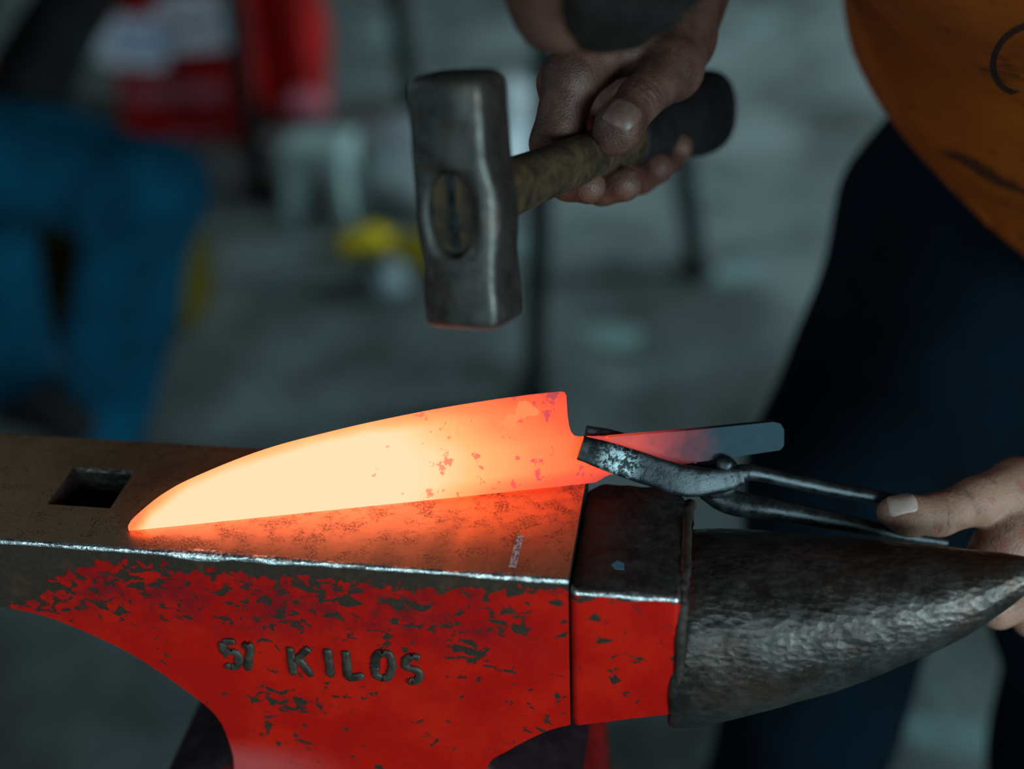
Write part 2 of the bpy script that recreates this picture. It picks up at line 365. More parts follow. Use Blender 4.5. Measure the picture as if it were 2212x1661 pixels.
anvil_step()
# horn: tapering round nose, slightly hammered
HP = [(.0440, .0440, .7395), (.0470, .0462, .7400), (.0600, .0455, .7425), (.0800, .0425, .7470), (.1000, .0388, .7512), (.1200, .0346, .7565), (.1400, .0295, .7622), (.1600, .0237, .7688), (.1750, .0186, .7743), (.1880, .0128, .7808), (.1980, .0075, .7862), (.2060, .0034, .7905), (.2085, .0008, .7918)]
rs = resample([(a, c) for a, b, c in HP], [(b,) for a, b, c in HP], 8); n = 72; V, F = [], []
for x, z, r in rs:
    for k in range(n):
        th = 2*math.pi*k/n; rr = r*(1+nz(x, math.cos(th)*.04, math.sin(th)*.04, 45, .018)+nz(x, math.cos(th)*.04, math.sin(th)*.04, 160, .008)); V.append((x, .0425+rr*math.cos(th), z+rr*math.sin(th)))
for i in range(len(rs)-1):
    for k in range(n): F.append([i*n+k, i*n+(k+1) % n, (i+1)*n+(k+1) % n, (i+1)*n+k])
F.append(list(range(n))[::-1]); F.append([(len(rs)-1)*n+k for k in range(n)])
clean(mesh('horn', V, F, HORN, AN))
# weld bead where the horn meets the step
bead = []
for k in range(90):
    th = -1.9+3.75*k/89; y = .0425-.0452*math.sin(th) if False else .0400-.0405*math.copysign(abs(math.sin(th))**.42, math.sin(th)); z = .7560+.0375*math.copysign(abs(math.cos(th))**.42, math.cos(th))
    bead.append((.0486+nz(th, 4, 0, 3, .0012), min(.0785, max(-.0015, y))+nz(th, 1, 0, 9, .0006), max(.722, z)))
v, f = sweep(bead, [.0026+nz(i, 0, 3, .6, .0012) for i in range(90)], [.0026+nz(i, 5, 3, .5, .0010) for i in range(90)], (1, 0, 0), 10, 2)
mesh('weld_bead', v, f, mat_iron('rusty_weld', (.045, .032, .024), .65, .4), AN)
# foot: flared base under the waist
V, F = [], []; lev = []
for z, xl, xr, yl, yr in ((.690, -.160, -.050, .012, .079), (.668, -.166, -.042, .010, .085), (.657, -.180, -.020, .008, .088), (.648, -.198, .002, .004, .092), (.640, -.212, .0085, -.008, .096), (.600, -.226, .0095, -.012, .100), (.566, -.228, .0095, -.014, .102)):
    lev.append([(x, y, z) for x, y in rrect(xl, xr, yl, yr, (.008,)*4, 5)][:9999])
m0 = 96
for L in lev:
    P2 = np.array(L); dd = np.r_[0, np.cumsum(np.linalg.norm(np.diff(np.vstack([P2, P2[:1]]), axis=0), axis=1))]; tt = np.linspace(0, dd[-1], m0, endpoint=False)
    Q = np.vstack([P2, P2[:1]]); V += [tuple(np.interp(t, dd, Q[:, c]) for c in range(3)) for t in tt]
for i in range(len(lev)-1):
    for k in range(m0): F.append([i*m0+k, i*m0+(k+1) % m0, (i+1)*m0+(k+1) % m0, (i+1)*m0+k])
F.append(list(range(m0))); F.append([(len(lev)-1)*m0+k for k in range(m0)][::-1])
fo = clean(mesh('foot', V, F, [mat_plain('shaded_foot_paint', (.022, .012, .016), .6, 0, .5, 60, .5), mat_plain('shaded_red_foot_paint', (.17, .006, .006), .6, 0, .4, 50, .5)], AN), math.radians(35))  # shade over the foot painted in as near-black and darkened red
for q in fo.data.polygons: q.material_index = 1 if q.normal.x > .75 or q.normal.y < -.75 else 0  # end and front faces take the red with shade painted in
# raised cast characters of the weight marking, worn to bare metal
LETM = mat_iron('worn_cast_letter', (.080, .058, .045), .50, .55)
LETTERS = [[(-0.1549, 0.7503), (-0.1606, 0.7490)], [(-0.1609, 0.7487), (-0.1618, 0.7427)], [(-0.1619, 0.7423), (-0.1571, 0.7436), (-0.1545, 0.7407), (-0.1556, 0.7354), (-0.1588, 0.7336), (-0.1615, 0.7348)]], [[(-0.1508, 0.7463), (-0.1480, 0.7491), (-0.1511, 0.7333)]], [[(-0.1291, 0.7494), (-0.1289, 0.7325)], [(-0.1198, 0.7495), (-0.1271, 0.7409)], [(-0.1255, 0.7427), (-0.1209, 0.7324)]], [[(-0.1112, 0.7502), (-0.1112, 0.7330)]], [[(-0.1026, 0.7496), (-0.1030, 0.7326)], [(-0.1030, 0.7326), (-0.0955, 0.7353)]], [[(-0.0896, 0.7412), (-0.0886, 0.7476), (-0.0853, 0.7502), (-0.0819, 0.7490), (-0.0815, 0.7430), (-0.0829, 0.7369), (-0.0866, 0.7344), (-0.0896, 0.7362), (-0.0896, 0.7412)]], [[(-0.0682, 0.7488), (-0.0717, 0.7498), (-0.0750, 0.7460), (-0.0742, 0.7424), (-0.0704, 0.7416), (-0.0689, 0.7382), (-0.0710, 0.7342), (-0.0744, 0.7345)]]
for strokes in LETTERS:
    parts = []
    for st in strokes:
        q = resample(st, [()]*len(st), 6); ln = len(q); pth = [(a[0]+nz(a[0], a[1], 1, 300, .0004), -.0002, a[1]+nz(a[0], a[1], 5, 300, .0004)) for a in q]
        w_ = [(.0021+nz(a[0], a[1], 3, 350, .0007))*(1 if 0 < i < ln-1 else .75) for i, a in enumerate(q)]
        parts.append(sweep(pth, [.0013+nz(a[0], a[1], 8, 300, .0004) for a in q], w_, (0, 0, 1) if abs(q[-1][0]-q[0][0]) > abs(q[-1][1]-q[0][1]) else (1, 0, 0), 12, 2.4))
    v, f = merge(parts); mesh('letter', v, f, [LETM], AN)
# chalk stroke and paint fleck on the working surfaces
def fleck(name, pts, z, mat):
    n = len(pts); V = [(x, y, z) for x, y in pts]+[(x, y, z+.00025) for x, y in pts]
    return mesh(name, V, [list(range(n, 2*n)), list(range(n))[::-1]]+[[k, (k+1) % n, n+(k+1) % n, n+k] for k in range(n)], mat, AN, False)
CH = M('chalk_streak'); cn = CH.noise(900, 3, .7); CH.set(CH.mix(CH.ss(cn, .42, .55), (.10, .06, .06), (.75, .55, .55)), .9)
def zpts(L): return [(q[0], q[1]) for q in L]
fleck('chalk_mark', zpts([(-0.0266, 0.0066, 0.8000), (-0.0236, 0.0066, 0.8000), (-0.0233, 0.0290, 0.8000), (-0.0264, 0.0287, 0.8000)]), H, CH.m)
fleck('paint_fleck', zpts([(0.0167, 0.0184, 0.7952), (0.0186, 0.0158, 0.7952), (0.0228, 0.0156, 0.7952), (0.0223, 0.0200, 0.7952), (0.0193, 0.0213, 0.7952)]), .7952, mat_plain('blue_fleck', (.09, .22, .30), .6))

# stand: heavy timber stump with iron hoops, below the anvil
ST = thing('anvil_stand', (-.10, W/2, 0), 'dark timber stump with iron hoops under the red anvil', 'stand')
v, f = lathe([(.150, 0), (.158, .02), (.152, .25), (.150, .53), (.144, .564)], (-.11, W/2, 0), 48); mesh('stump', v, f, mat_wood('dark_timber', (.045, .033, .024), (.11, .08, .055), (60, 60, 6)), ST)
for z in (.12, .46):
    v, f = lathe([(.1525, 0), (.161, 0), (.161, .03), (.1525, .03)], (-.11, W/2, z), 48); mesh('iron_hoop', v, f, TONG, ST)

# ------------------------------------------------------------------ glowing knife blank
KA, KB = Vector((-0.2021, 0.0131, 0.8000)), Vector((-0.0005, 0.0703, 0.8000))
ks = (KB-KA).normalized(); kn = Vector((-ks.y, ks.x, 0)); lean = math.radians(20); ku = Vector((0, 0, math.cos(lean)))+kn*math.sin(lean); kf = ks.cross(ku)
KO = KA+Vector((0, 0, .0006))
KN = thing('knife_blank', tuple(KO), 'glowing orange-hot kitchen knife blank standing on its spine on the anvil', 'knife')
def mat_hot():
    m = M('hot_steel'); q = m.n('ShaderNodeVectorMath', {0: m.pos(), 1: tuple(KO)}, operation='SUBTRACT').outputs[0]
    s = m.n('ShaderNodeVectorMath', {0: q, 1: tuple(ks)}, operation='DOT_PRODUCT').outputs['Value']; u = m.n('ShaderNodeVectorMath', {0: q, 1: tuple(ku)}, operation='DOT_PRODUCT').outputs['Value']
    top = m.math('MULTIPLY', m.ramp(m.math('DIVIDE', s, .2), [(q_[0]/200, (q_[1]/45,)*3) for q_ in ((0, 0), (10.9, 11.4), (29.3, 20.6), (50.3, 27.4), (89, 35.5), (142.5, 42), (200, 44.6))]), .045)      # cutting edge height along the blade
    e = m.math('SUBTRACT', top, u)                                                                          # distance below the thin edge
    heat = m.lin(s, .112, .235, 1.16, .10)
    heat = m.math('SUBTRACT', heat, m.math('MULTIPLY', m.ss(e, .0085, -.0005, 0, .42), m.ss(s, .10, .17, 1.0, .30))); heat = m.math('SUBTRACT', heat, m.ss(s, .030, .0, 0, .26))
    heat = m.math('SUBTRACT', heat, m.math('MULTIPLY', m.ss(u, .009, .0), m.ss(s, .10, .18, 0, .22)))
    heat = m.math('SUBTRACT', heat, m.math('MULTIPLY', m.ss(u, .018, .036), m.ss(s, .08, .17, 0, .16)))
    heat = m.math('ADD', heat, m.math('MULTIPLY', m.math('SUBTRACT', m.noise(55, 4), .5), .10))
    col = m.ramp(heat, [(.0, srgb(190, 52, 44)), (.12, srgb(236, 72, 42)), (.30, srgb(255, 98, 46)), (.52, srgb(255, 140, 74)), (.74, srgb(253, 188, 112)), (.92, srgb(244, 219, 162)), (1, srgb(240, 224, 176))])
    n = m.noise(120, 6, .62); n2 = m.noise(45, 4); w = m.ss(s, .05, .19, -.014, .054); w2 = m.math('MULTIPLY', m.math('ADD', m.ss(u, .020, .038), m.ss(u, .010, .002)), m.ss(s, .12, .19, 0, .035))
    spot = m.ss(m.math('ADD', m.math('ADD', m.math('ADD', m.math('MULTIPLY', n, .7), m.math('MULTIPLY', n2, .3)), w), w2), .628, .648)
    col = m.mix(m.math('MULTIPLY', spot, m.ss(s, .05, .19, .45, .82)), col, m.ramp(s, [(0, (.75, .22, .05)), (.10, (.75, .20, .06)), (.19, srgb(150, 62, 76)), (1, srgb(120, 56, 80))]))
    flake = m.math('MULTIPLY', m.ss(m.noise(70, 3, .5), .56, .58), m.math('MULTIPLY', m.ss(s, .14, .17), m.ss(u, .026, .032))); col = m.mix(m.math('MULTIPLY', flake, .6), col, srgb(255, 150, 84))
    r = m.n('ShaderNodeSeparateColor', {0: col}).outputs; boost = m.math('MULTIPLY', r[0], m.lin(heat, .1, .9, 1.15, 3.0))
    em = m.n('ShaderNodeCombineColor', {0: boost, 1: r[1], 2: r[2]}).outputs[0]
    m.put(m.b.inputs['Emission Color'], em); m.put(m.b.inputs['Emission Strength'], 1.0)
    return m.set((.05, .03, .03), .8, 0.0, m.bump(spot, .5, .0003), .1)
def slab(name, outline, th, mat, parent):
    n = len(outline); V = []
    for sg in (-1, 1):
        for s_, u_ in outline: V.append(KO+ks*(s_*.001)+ku*(u_*.001)+kf*(sg*th(s_, u_)*.0005))
    o = mesh(name, V, [list(range(n)), list(range(n, 2*n))[::-1]]+[[k, n+k, n+(k+1) % n, (k+1) % n] for k in range(n)], mat, parent, False); return clean(o)
edge = [(0.0, .1), (.9, 3.8), (10.9, 11.4), (19.1, 16.2), (29.3, 20.6), (50.3, 27.4), (69, 32.1), (89, 35.5), (113.1, 38.9), (142.5, 42.0), (165.7, 43.6), (186.8, 44.5), (201.5, 44.6)]
oe = [tuple(q) for q in resample(edge, [()]*len(edge), 4)]
heel = [(203.2, 44.2), (203.9, 42.8), (203.8, 37), (203.8, 32.6), (204.2, 27.9), (205.0, 25.0), (206.4, 23.0), (208.5, 22.2), (212, 22.0), (222, 21.2), (222, 3.2), (219.2, 2.4), (217.0, 1.2), (214.6, .1), (209, 0.0), (150, -.1), (80, 0), (30, 0)]
slab('blade', oe+heel, lambda s_, u_: 3.4-.052*u_, mat_hot(), KN)
def mat_tang():
    m = M('tempered_tang'); s = m.n('ShaderNodeVectorMath', {0: m.n('ShaderNodeVectorMath', {0: m.pos(), 1: tuple(KO)}, operation='SUBTRACT').outputs[0], 1: tuple(ks)}, operation='DOT_PRODUCT').outputs['Value']
    n = m.noise(120, 5); t = m.math('ADD', s, m.math('MULTIPLY', m.math('SUBTRACT', n, .5), .018))
    col = m.mix(m.ss(t, .258, .278), (.12, .030, .04), (.010, .042, .058)); col = m.mix(m.math('MULTIPLY', m.ss(n, .45, .65), .5), col, (.012, .028, .038))
    m.put(m.b.inputs['Emission Color'], m.mix(m.ss(t, .222, .262), (.60, .06, .03), (.12, .012, .02))); m.put(m.b.inputs['Emission Strength'], m.ss(t, .276, .238, 0, 1.0))
    return m.set(col, .6, .0, m.bump(n, .4, .0005), .25)
tang = [(222, 21.2), (262, 20.6), (300.5, 20.6), (304.0, 19.4), (305.6, 16.5), (305.2, 8.6), (303.4, 6.6), (285, 5.8), (264.7, 5.0), (240, 3.8), (222, 3.2)]
slab('tang', tang, lambda s_, u_: 4.2, mat_tang(), KN)

# ------------------------------------------------------------------ tongs
TG = thing('tongs', (0.0632, 0.0832, 0.7994), 'black forged iron tongs clamped on the knife tang with crossed reins and rivet', 'tongs')
def bar(name, pts, hw, th, up, mat=TONG, p=3.0, par=TG):
    q = resample(pts, list(zip(th, hw)), 6); v, f = sweep([a[:3] for a in q], [a[3]*(1+nz(i, 0, 0, .5, .08)) for i, a in enumerate(q)], [a[4]*(1+nz(i, 4, 0, .4, .06)) for i, a in enumerate(q)], up, 18, p)
    return clean(mesh(name, v, f, mat, par), math.radians(50))
UPV = (-.03, .50, .86)
bar('jaw', [(-0.0024, 0.0729, 0.8186), (0.0096, 0.0730, 0.8147), (0.0290, 0.0733, 0.8080), (0.0441, 0.0740, 0.8028), (0.0537, 0.0769, 0.8006), (0.0633, 0.0813, 0.7992), (0.0709, 0.0860, 0.7990)], [.0056, .0068, .0072, .0074, .0068, .0060, .0048], [.0024, .0027, .0028, .0030, .0036, .0042, .0044], UPV, p=4.5)
bar('rein', [(0.0654, 0.0824, 0.7991), (0.0718, 0.0866, 0.7997), (0.0787, 0.0893, 0.7983), (0.0982, 0.0937, 0.7915), (0.1161, 0.0976, 0.7853), (0.1365, 0.1024, 0.7789), (0.1526, 0.1060, 0.7738), (0.1807, 0.1128, 0.7639)], [.0050, .0044, .0038, .0036, .0035, .0034, .0033, .0033], [.0042, .0040, .0037, .0036, .0035, .0034, .0033, .0032], UPV, p=2.4)
bar('jaw', [(-0.0016, 0.0854, 0.8164), (0.0105, 0.0870, 0.8130), (0.0281, 0.0878, 0.8057), (0.0447, 0.0870, 0.7981), (0.0548, 0.0850, 0.7932), (0.0637, 0.0820, 0.7890)], [.0052, .0060, .0062, .0064, .0060, .0058], [.0026, .0028, .0030, .0034, .0042, .0046], UPV, p=4.5)
bar('rein', [(0.0549, 0.0836, 0.7910), (0.0638, 0.0813, 0.7879), (0.0739, 0.0805, 0.7857), (0.0896, 0.0819, 0.7829), (0.1215, 0.0873, 0.7734), (0.1433, 0.0920, 0.7656), (0.1719, 0.0995, 0.7565)], [.0042, .0060, .0060, .0052, .0046, .0042, .0030], [.0046, .0054, .0054, .0049, .0045, .0042, .0028], UPV, p=2.2)
rv_ax = Vector((0.0634, 0.0301, 0.8439))-Vector((0.0643, 0.1128, 0.7855))
v, f = lathe([(.0105, -.0052), (.0112, -.004), (.0112, .0010), (.0098, .0024)], (0.0606, 0.0847, 0.7987), 28, rv_ax); mesh('boss', v, f, TONG, TG)
v, f = lathe([(.0042, -.012), (.0044, .0022), (.0043, .0030), (.0037, .0042), (.0025, .0050), (.0009, .0053)], (0.0640, 0.0865, 0.8044), 24, rv_ax); mesh('rivet', v, f, TONG, TG)

# ------------------------------------------------------------------ hammer
HO, HE = Vector((-0.0445, 0.0457, 0.9534)), Vector((0.0495, 0.3302, 0.8860))
hh = (HE-HO).normalized(); ha = (Vector((-0.0493, 0.0612, 1.0036))-Vector((-0.0430, 0.0299, 0.9058))); ha = (ha-hh*ha.dot(hh)).normalized(); hc = hh.cross(ha).normalized()
HM = thing('hammer', tuple(HO), 'steel forging hammer with a dark wooden handle raised above the glowing blade', 'hammer')
def hpt(a, b, c): return HO+hh*b+ha*a+hc*c      # a: along the head, b: along the handle, c: across
def hammer_head():
    st = [(0.0525, 0.0092, 0.0076, 0.0029), (0.0516, 0.0133, 0.0111, 0.0036), (0.0498, 0.0152, 0.0127, 0.0036), (0.0465, 0.0162, 0.0134, 0.0032), (0.0353, 0.0164, 0.0136, 0.0029), (0.0223, 0.0164, 0.0136, 0.003), (0.014, 0.0172, 0.0134, 0.0037), (0.0065, 0.0186, 0.0131, 0.0048), (0.0, 0.0191, 0.0129, 0.0052), (-0.0084, 0.0191, 0.0129, 0.0052), (-0.0149, 0.018, 0.0131, 0.0045), (-0.0214, 0.0167, 0.0134, 0.0035), (-0.0335, 0.0166, 0.014, 0.003), (-0.0437, 0.0167, 0.0141, 0.003), (-0.0465, 0.0164, 0.0138, 0.0032), (-0.0482, 0.0152, 0.0127, 0.0036), (-0.0487, 0.0128, 0.0108, 0.0036)]
    q = resample([(a,) for a, b, c, d in st], [(b, c, d) for a, b, c, d in st], 4); V, F = [], []; n = 32
    for a, hx, hy, ch in q:
        ring = []
        for (sx, sy) in ((1, -1), (1, 1), (-1, 1), (-1, -1)):
            p1, p2 = ((sx*hx, sy*(hy-ch)), (sx*(hx-ch), sy*hy)); p1, p2 = (p1, p2) if sx*sy > 0 else (p2, p1)
            for k in range(8):
                t = k/7.0; bx = p1[0]+(p2[0]-p1[0])*t; by = p1[1]+(p2[1]-p1[1])*t; bl = math.sin(math.pi*t)*.14*ch; ring.append((bx+sx*bl, by+sy*bl))
        V += [hpt(a, y+nz(a, x, y, 70, .0004), x+nz(a, y, x, 70, .0004)) for x, y in ring]
    for i in range(len(q)-1):
        for k in range(n): F.append([i*n+k, i*n+(k+1) % n, (i+1)*n+(k+1) % n, (i+1)*n+k])
    F.append(list(range(n))[::-1]); F.append([(len(q)-1)*n+k for k in range(n)])
    o = mesh('head', V, F, [HAMM], HM); clean(o, math.radians(40))
    bm = bmesh.new(); off = wloc(HM); rg = []
    for b in (-.030, -.0134, -.009, .030):
        k_ = 1.18 if b < -.02 else (1.10 if b < -.012 else 1.0)
        rg.append([bm.verts.new(hpt(-.002+.0165*k_*math.sin(2*math.pi*k/28), b, .0098*k_*math.cos(2*math.pi*k/28))-off) for k in range(28)])
    for p_, q_ in zip(rg[:-1], rg[1:]):
        for k in range(28): bm.faces.new((p_[k], p_[(k+1) % 28], q_[(k+1) % 28], q_[k]))
    bm.faces.new(rg[0]); bm.faces.new(rg[-1]); bmesh.ops.recalc_face_normals(bm, faces=bm.faces); cm = bpy.data.meshes.new('eye_cutter'); bm.to_mesh(cm); bm.free(); cm.materials.append(HAMM)
    co = bpy.data.objects.new('eye_cutter', cm); COL.objects.link(co); co.location = off
    md = o.modifiers.new('eye', 'BOOLEAN'); md.operation = 'DIFFERENCE'; md.object = co; md.solver = 'EXACT'; bpy.context.view_layer.update()
    nm = bpy.data.meshes.new_from_object(o.evaluated_get(bpy.context.evaluated_depsgraph_get())); o.modifiers.clear(); o.data = nm; bpy.data.objects.remove(co); bpy.data.meshes.remove(cm)
hammer_head()
HL = (HE-HO).length; HS = HL/.2318
WOOD = mat_wood('sooty_ash_handle', (.022, .014, .010), (.085, .050, .020), (90, 60, 90))
hs_ = [(-.0112, .0160, .0094), (.0100, .0162, .0096), (.0150, .0165, .0098), (.0190, .0152, .0112), (.026, .0132, .0110), (.040, .0118, .0104), (.065, .0112, .0104), (.100, .0112, .0106), (.135, .0122, .0112), (.165, .0150, .0126), (.185, .0188, .0142), (.200, .0220, .0152), (.212, .0232, .0158)]
qs = resample([hpt(-.002*(1-min(1, max(0, b)/.03)), b if b < .03 else b*HS, 0) for b, x_, y_ in hs_], [(y_, x_) for b, x_, y_ in hs_], 5)
v, f = sweep([a[:3] for a in qs], [a[3] for a in qs], [a[4] for a in qs], ha, 28, 2.3); clean(mesh('handle', v, f, WOOD, HM), math.radians(60))
hk = [(.205, .0228, .0155), (.214, .0236, .0162), (.222, .0232, .0160), (.228, .0214, .0146), (.2310, .0180, .0118), (.2318, .010, .006)]
qs = resample([hpt(0, b*HS, 0) for b, x_, y_ in hk], [(y_, x_) for b, x_, y_ in hk], 4)
v, f = sweep([a[:3] for a in qs], [a[3] for a in qs], [a[4] for a in qs], ha, 28, 2.4); mesh('end_knob', v, f, mat_plain('blackened_wood', (.012, .012, .013), .6), HM)
v, f = box((0, 0, 0), (.030, .0044, .0030)); R3 = Matrix((ha, hh, hc)).transposed(); v = [R3 @ q+hpt(.000, -.0102, .0005) for q in v]; mesh('wedge', v, f, TONG, HM, False)
hw_ = [(.130, .0124, .0116), (.150, .0138, .0124), (.170, .0162, .0136), (.190, .0205, .0152), (.208, .0236, .0164)]
qs = resample([hpt(0, b*HS, 0) for b, x_, y_ in hw_], [(y_, x_) for b, x_, y_ in hw_], 4)
v, f = sweep([a[:3] for a in qs], [a[3] for a in qs], [a[4] for a in qs], ha, 28, 2.3); mesh('grip_wrap', v, f, mat_plain('black_rubber', (.012, .012, .013), .65), HM)

# ------------------------------------------------------------------ smith
SM = thing('person', (.28, .42, 0), 'person in orange shirt and dark jeans bending over the anvil with hammer and tongs', 'person')
# right hand, closed round the hammer handle (joint position, radius)
R_WR = (0.0208, 0.2568, 0.9740)
R_TH = [((0.0318, 0.2325, 0.9594), .0165), ((0.0293, 0.2046, 0.9537), .0142), ((0.0157, 0.1755, 0.9493), .0102), ((0.0075, 0.1593, 0.9422), .0112), ((0.0043, 0.1565, 0.9377), .0092)]
R_F = [[((0.0019, 0.2149, 0.9660), .0170), ((-0.0175, 0.1860, 0.9560), .0138), ((-0.0244, 0.1658, 0.9298), .0112), ((-0.0165, 0.1572, 0.9142), .0088), ((-0.0060, 0.1499, 0.9150), .0082)],
       [((0.0070, 0.2379, 0.9631), .0150), ((-0.0250, 0.2023, 0.9459), .0118), ((-0.0195, 0.1837, 0.9152), .0098), ((-0.0020, 0.1731, 0.9052), .0090), ((0.0092, 0.1678, 0.9089), .0086)],
       [((0.0180, 0.2696, 0.9554), .0140), ((-0.0176, 0.2398, 0.9314), .0112), ((-0.0054, 0.2209, 0.8984), .0095), ((0.0132, 0.2151, 0.8919), .0086), ((0.0224, 0.2113, 0.8985), .0082)],
       [((0.0272, 0.2852, 0.9454), .0130), ((-0.0031, 0.2632, 0.9191), .0100), ((0.0107, 0.2492, 0.8934), .0088), ((0.0259, 0.2453, 0.8908), .0084), ((0.0322, 0.2414, 0.8979), .0078)]]
R_EL, R_SH = (.120, .440, 1.110), (.060, .300, 1.200)
def groove(p, c, ax, dr, offs, depth=.0010, w=.0008, rad=.017):
    c = np.array(c); ax = np.array(ax)/np.linalg.norm(ax); q = p-c; s = q@ax; near = np.exp(-(np.linalg.norm(q, axis=1)/rad)**4); dd = np.clip((q@np.array(dr))/.008, 0, 1)
    g = np.zeros(len(p))
    for o_, a_ in offs: g += a_*np.exp(-((s-o_+.25*(q@np.cross(ax, dr))*o_*60)/w)**2)
    return depth*g*near*dd
def r_hand(p):
    d = None
    for F_ in R_F:
        e = chain(p, F_, .004); d = e if d is None else smin(d, e, .0022)
    palm = None
    for F_ in R_F:
        e = cone_d(p, R_WR, F_[0][0], .024, .0155); palm = e if palm is None else smin(palm, e, .010)
    palm = smin(palm, cone_d(p, R_WR, R_TH[0][0], .025, .0175), .012)
    d = smin(d, palm, .007); th = chain(p, R_TH, .004); d = smin(d, th, .0045)
    d = smin(d, cone_d(p, R_TH[1][0], R_F[0][0][0], .0095, .011), .010)
    tdir = np.array(R_TH[3][0])-np.array(R_TH[2][0]); cdir = np.array((0.058, -.466, 1.195))-np.array(R_TH[2][0]); cdir /= np.linalg.norm(cdir)
    d = d+groove(p, R_TH[2][0], tdir, cdir, ((-.0035, 1.0), (-.0008, .8), (.0022, 1.0), (.0052, .5)))
    return smin(d, cone_d(p, R_WR, R_EL, .025, .043), .02)
# left hand, closed round the tong reins
L_WR = (0.2691, 0.1468, 0.7427)
L_TH = [((0.2095, 0.1289, 0.7682), .0165), ((0.1862, 0.1116, 0.7737), .0112), ((0.1666, 0.0983, 0.7739), .0098), ((0.1517, 0.0934, 0.7758), .0094), ((0.1440, 0.0943, 0.7765), .0072)]
L_F = [[((0.2027, 0.1048, 0.7548), .0145), ((0.1853, 0.0934, 0.7416), .0100), ((0.1943, 0.1132, 0.7289), .0088), ((0.2074, 0.1268, 0.7279), .0082)],
       [((0.2114, 0.1017, 0.7438), .0142), ((0.1905, 0.0913, 0.7330), .0100), ((0.1996, 0.1112, 0.7206), .0088), ((0.2129, 0.1248, 0.7195), .0082)],
       [((0.2243, 0.1050, 0.7305), .0135), ((0.2011, 0.0934, 0.7222), .0090), ((0.2101, 0.1114, 0.7105), .0084), ((0.2212, 0.1253, 0.7106), .0080)],
       [((0.2408, 0.1121, 0.7146), .0125), ((0.2198, 0.1042, 0.7079), .0082), ((0.2265, 0.1191, 0.6994), .0076), ((0.2350, 0.1311, 0.7009), .0072)]]
L_EL, L_SH = (.445, .015, .905), (.350, -.030, 1.150)
def l_hand(p):
    d = None
    for F_ in L_F:
        e = chain(p, F_, .004); d = e if d is None else smin(d, e, .0020)
    palm = None
    for F_ in L_F:
        e = cone_d(p, L_WR, F_[0][0], .023, .0150); palm = e if palm is None else smin(palm, e, .010)
    palm = smin(palm, cone_d(p, L_WR, L_TH[0][0], .024, .0165), .012)
    d = smin(d, palm, .007); d = smin(d, chain(p, L_TH, .004), .004)
    tdir = np.array(L_TH[3][0])-np.array(L_TH[2][0]); cdir = np.array((0.058, -.466, 1.195))-np.array(L_TH[2][0]); cdir /= np.linalg.norm(cdir)
    d = d+groove(p, L_TH[2][0], tdir, cdir, ((-.0062, .6), (-.0030, 1.0), (.0010, 1.1), (.0036, .7), (-.012, .4), (-.017, .3)))
    return smin(d, cone_d(p, L_WR, L_EL, .024, .042), .02)
HC = np.array((0.0067, 0.0630, 1.1549))
CH_ = np.array((.215, .245, 1.135)); BE = np.array((.300, .400, .955)); HI = np.array((.320, .455, .865))
hf = np.array((-.80, -.22, -.56)); hf /= np.linalg.norm(hf); hl = np.cross(hf, (0, 0, 1)); hl /= np.linalg.norm(hl); hu = np.cross(hl, hf)
def hp(f_, u_, l_): return HC+hf*f_+hu*u_+hl*l_
HR = np.stack([hf, hl, hu], 1)
def head(p):
    d = ell_d(p, hp(-.006, .012, 0), (.096, .076, .108), HR)
    d = smin(d, ell_d(p, hp(.040, -.058, 0), (.056, .056, .060), HR), .03)         # jaw
    d = smin(d, ell_d(p, hp(.082, -.096, 0), (.018, .022, .016), HR), .02)         # chin
    d = smin(d, cone_d(p, hp(.092, .030, 0), hp(.116, -.012, 0), .008, .0125), .014)  # nose
    for s in (-1, 1):
        d = smin(d, cone_d(p, hp(.113, -.016, s*.010), hp(.106, -.018, s*.012), .007, .007), .008)
        d = smin(d, cone_d(p, hp(.088, .040, s*.012), hp(.076, .042, s*.046), .011, .010), .012)     # brow
        e = ell_d(p, hp(.084, .020, s*.032), (.016, .018, .013), HR); d = -smin(-d, e, .010)           # eye socket
        d = smin(d, ell_d(p, hp(.076, .020, s*.032), (.0125, .0125, .0125), HR), .003)
        d = smin(d, ell_d(p, hp(.066, -.012, s*.048), (.026, .022, .026), HR), .02)                    # cheek
        e = ell_d(p, hp(-.006, .004, s*.079), (.017, .008, .032), HR); d = smin(d, e, .006)            # ear
    d = smin(d, cone_d(p, hp(.098, -.048, -.018), hp(.098, -.048, .018), .0065, .0065), .006)       # lips
    d = smin(d, cone_d(p, hp(.095, -.060, -.015), hp(.095, -.060, .015), .0065, .0065), .005)
    return d
def torso(p, g=0.0):
    d = cone_d(p, HI, BE, .150+g, .152+g); d = smin(d, cone_d(p, BE, CH_, .152+g, .158+g), .05)
    d = smin(d, cone_d(p, CH_, R_SH, .12+g, .070+g), .06); return smin(d, cone_d(p, CH_, L_SH, .12+g, .070+g), .06)
def skin_trunk(p):
    d = torso(p, -.018); d = smin(d, cone_d(p, CH_+np.array((-.03, -.04, .06)), hp(-.035, -.05, 0), .066, .060), .03); d = smin(d, head(p), .02)
    d = smin(d, cone_d(p, R_SH, R_EL, .052, .044), .02); d = smin(d, cone_d(p, L_SH, L_EL, .052, .044), .02)
    d = smin(d, cone_d(p, R_EL, R_WR, .043, .028), .02); d = smin(d, cone_d(p, L_EL, L_WR, .042, .027), .02); return d
def bb(js, pad): a = np.array([q for q in js]); return a.min(0)-pad, a.max(0)+pad
lo, hi = bb([q[0] for F_ in R_F for q in F_]+[q[0] for q in R_TH]+[R_WR], .032); v1, f1 = implicit(r_hand, lo, hi, .0011)
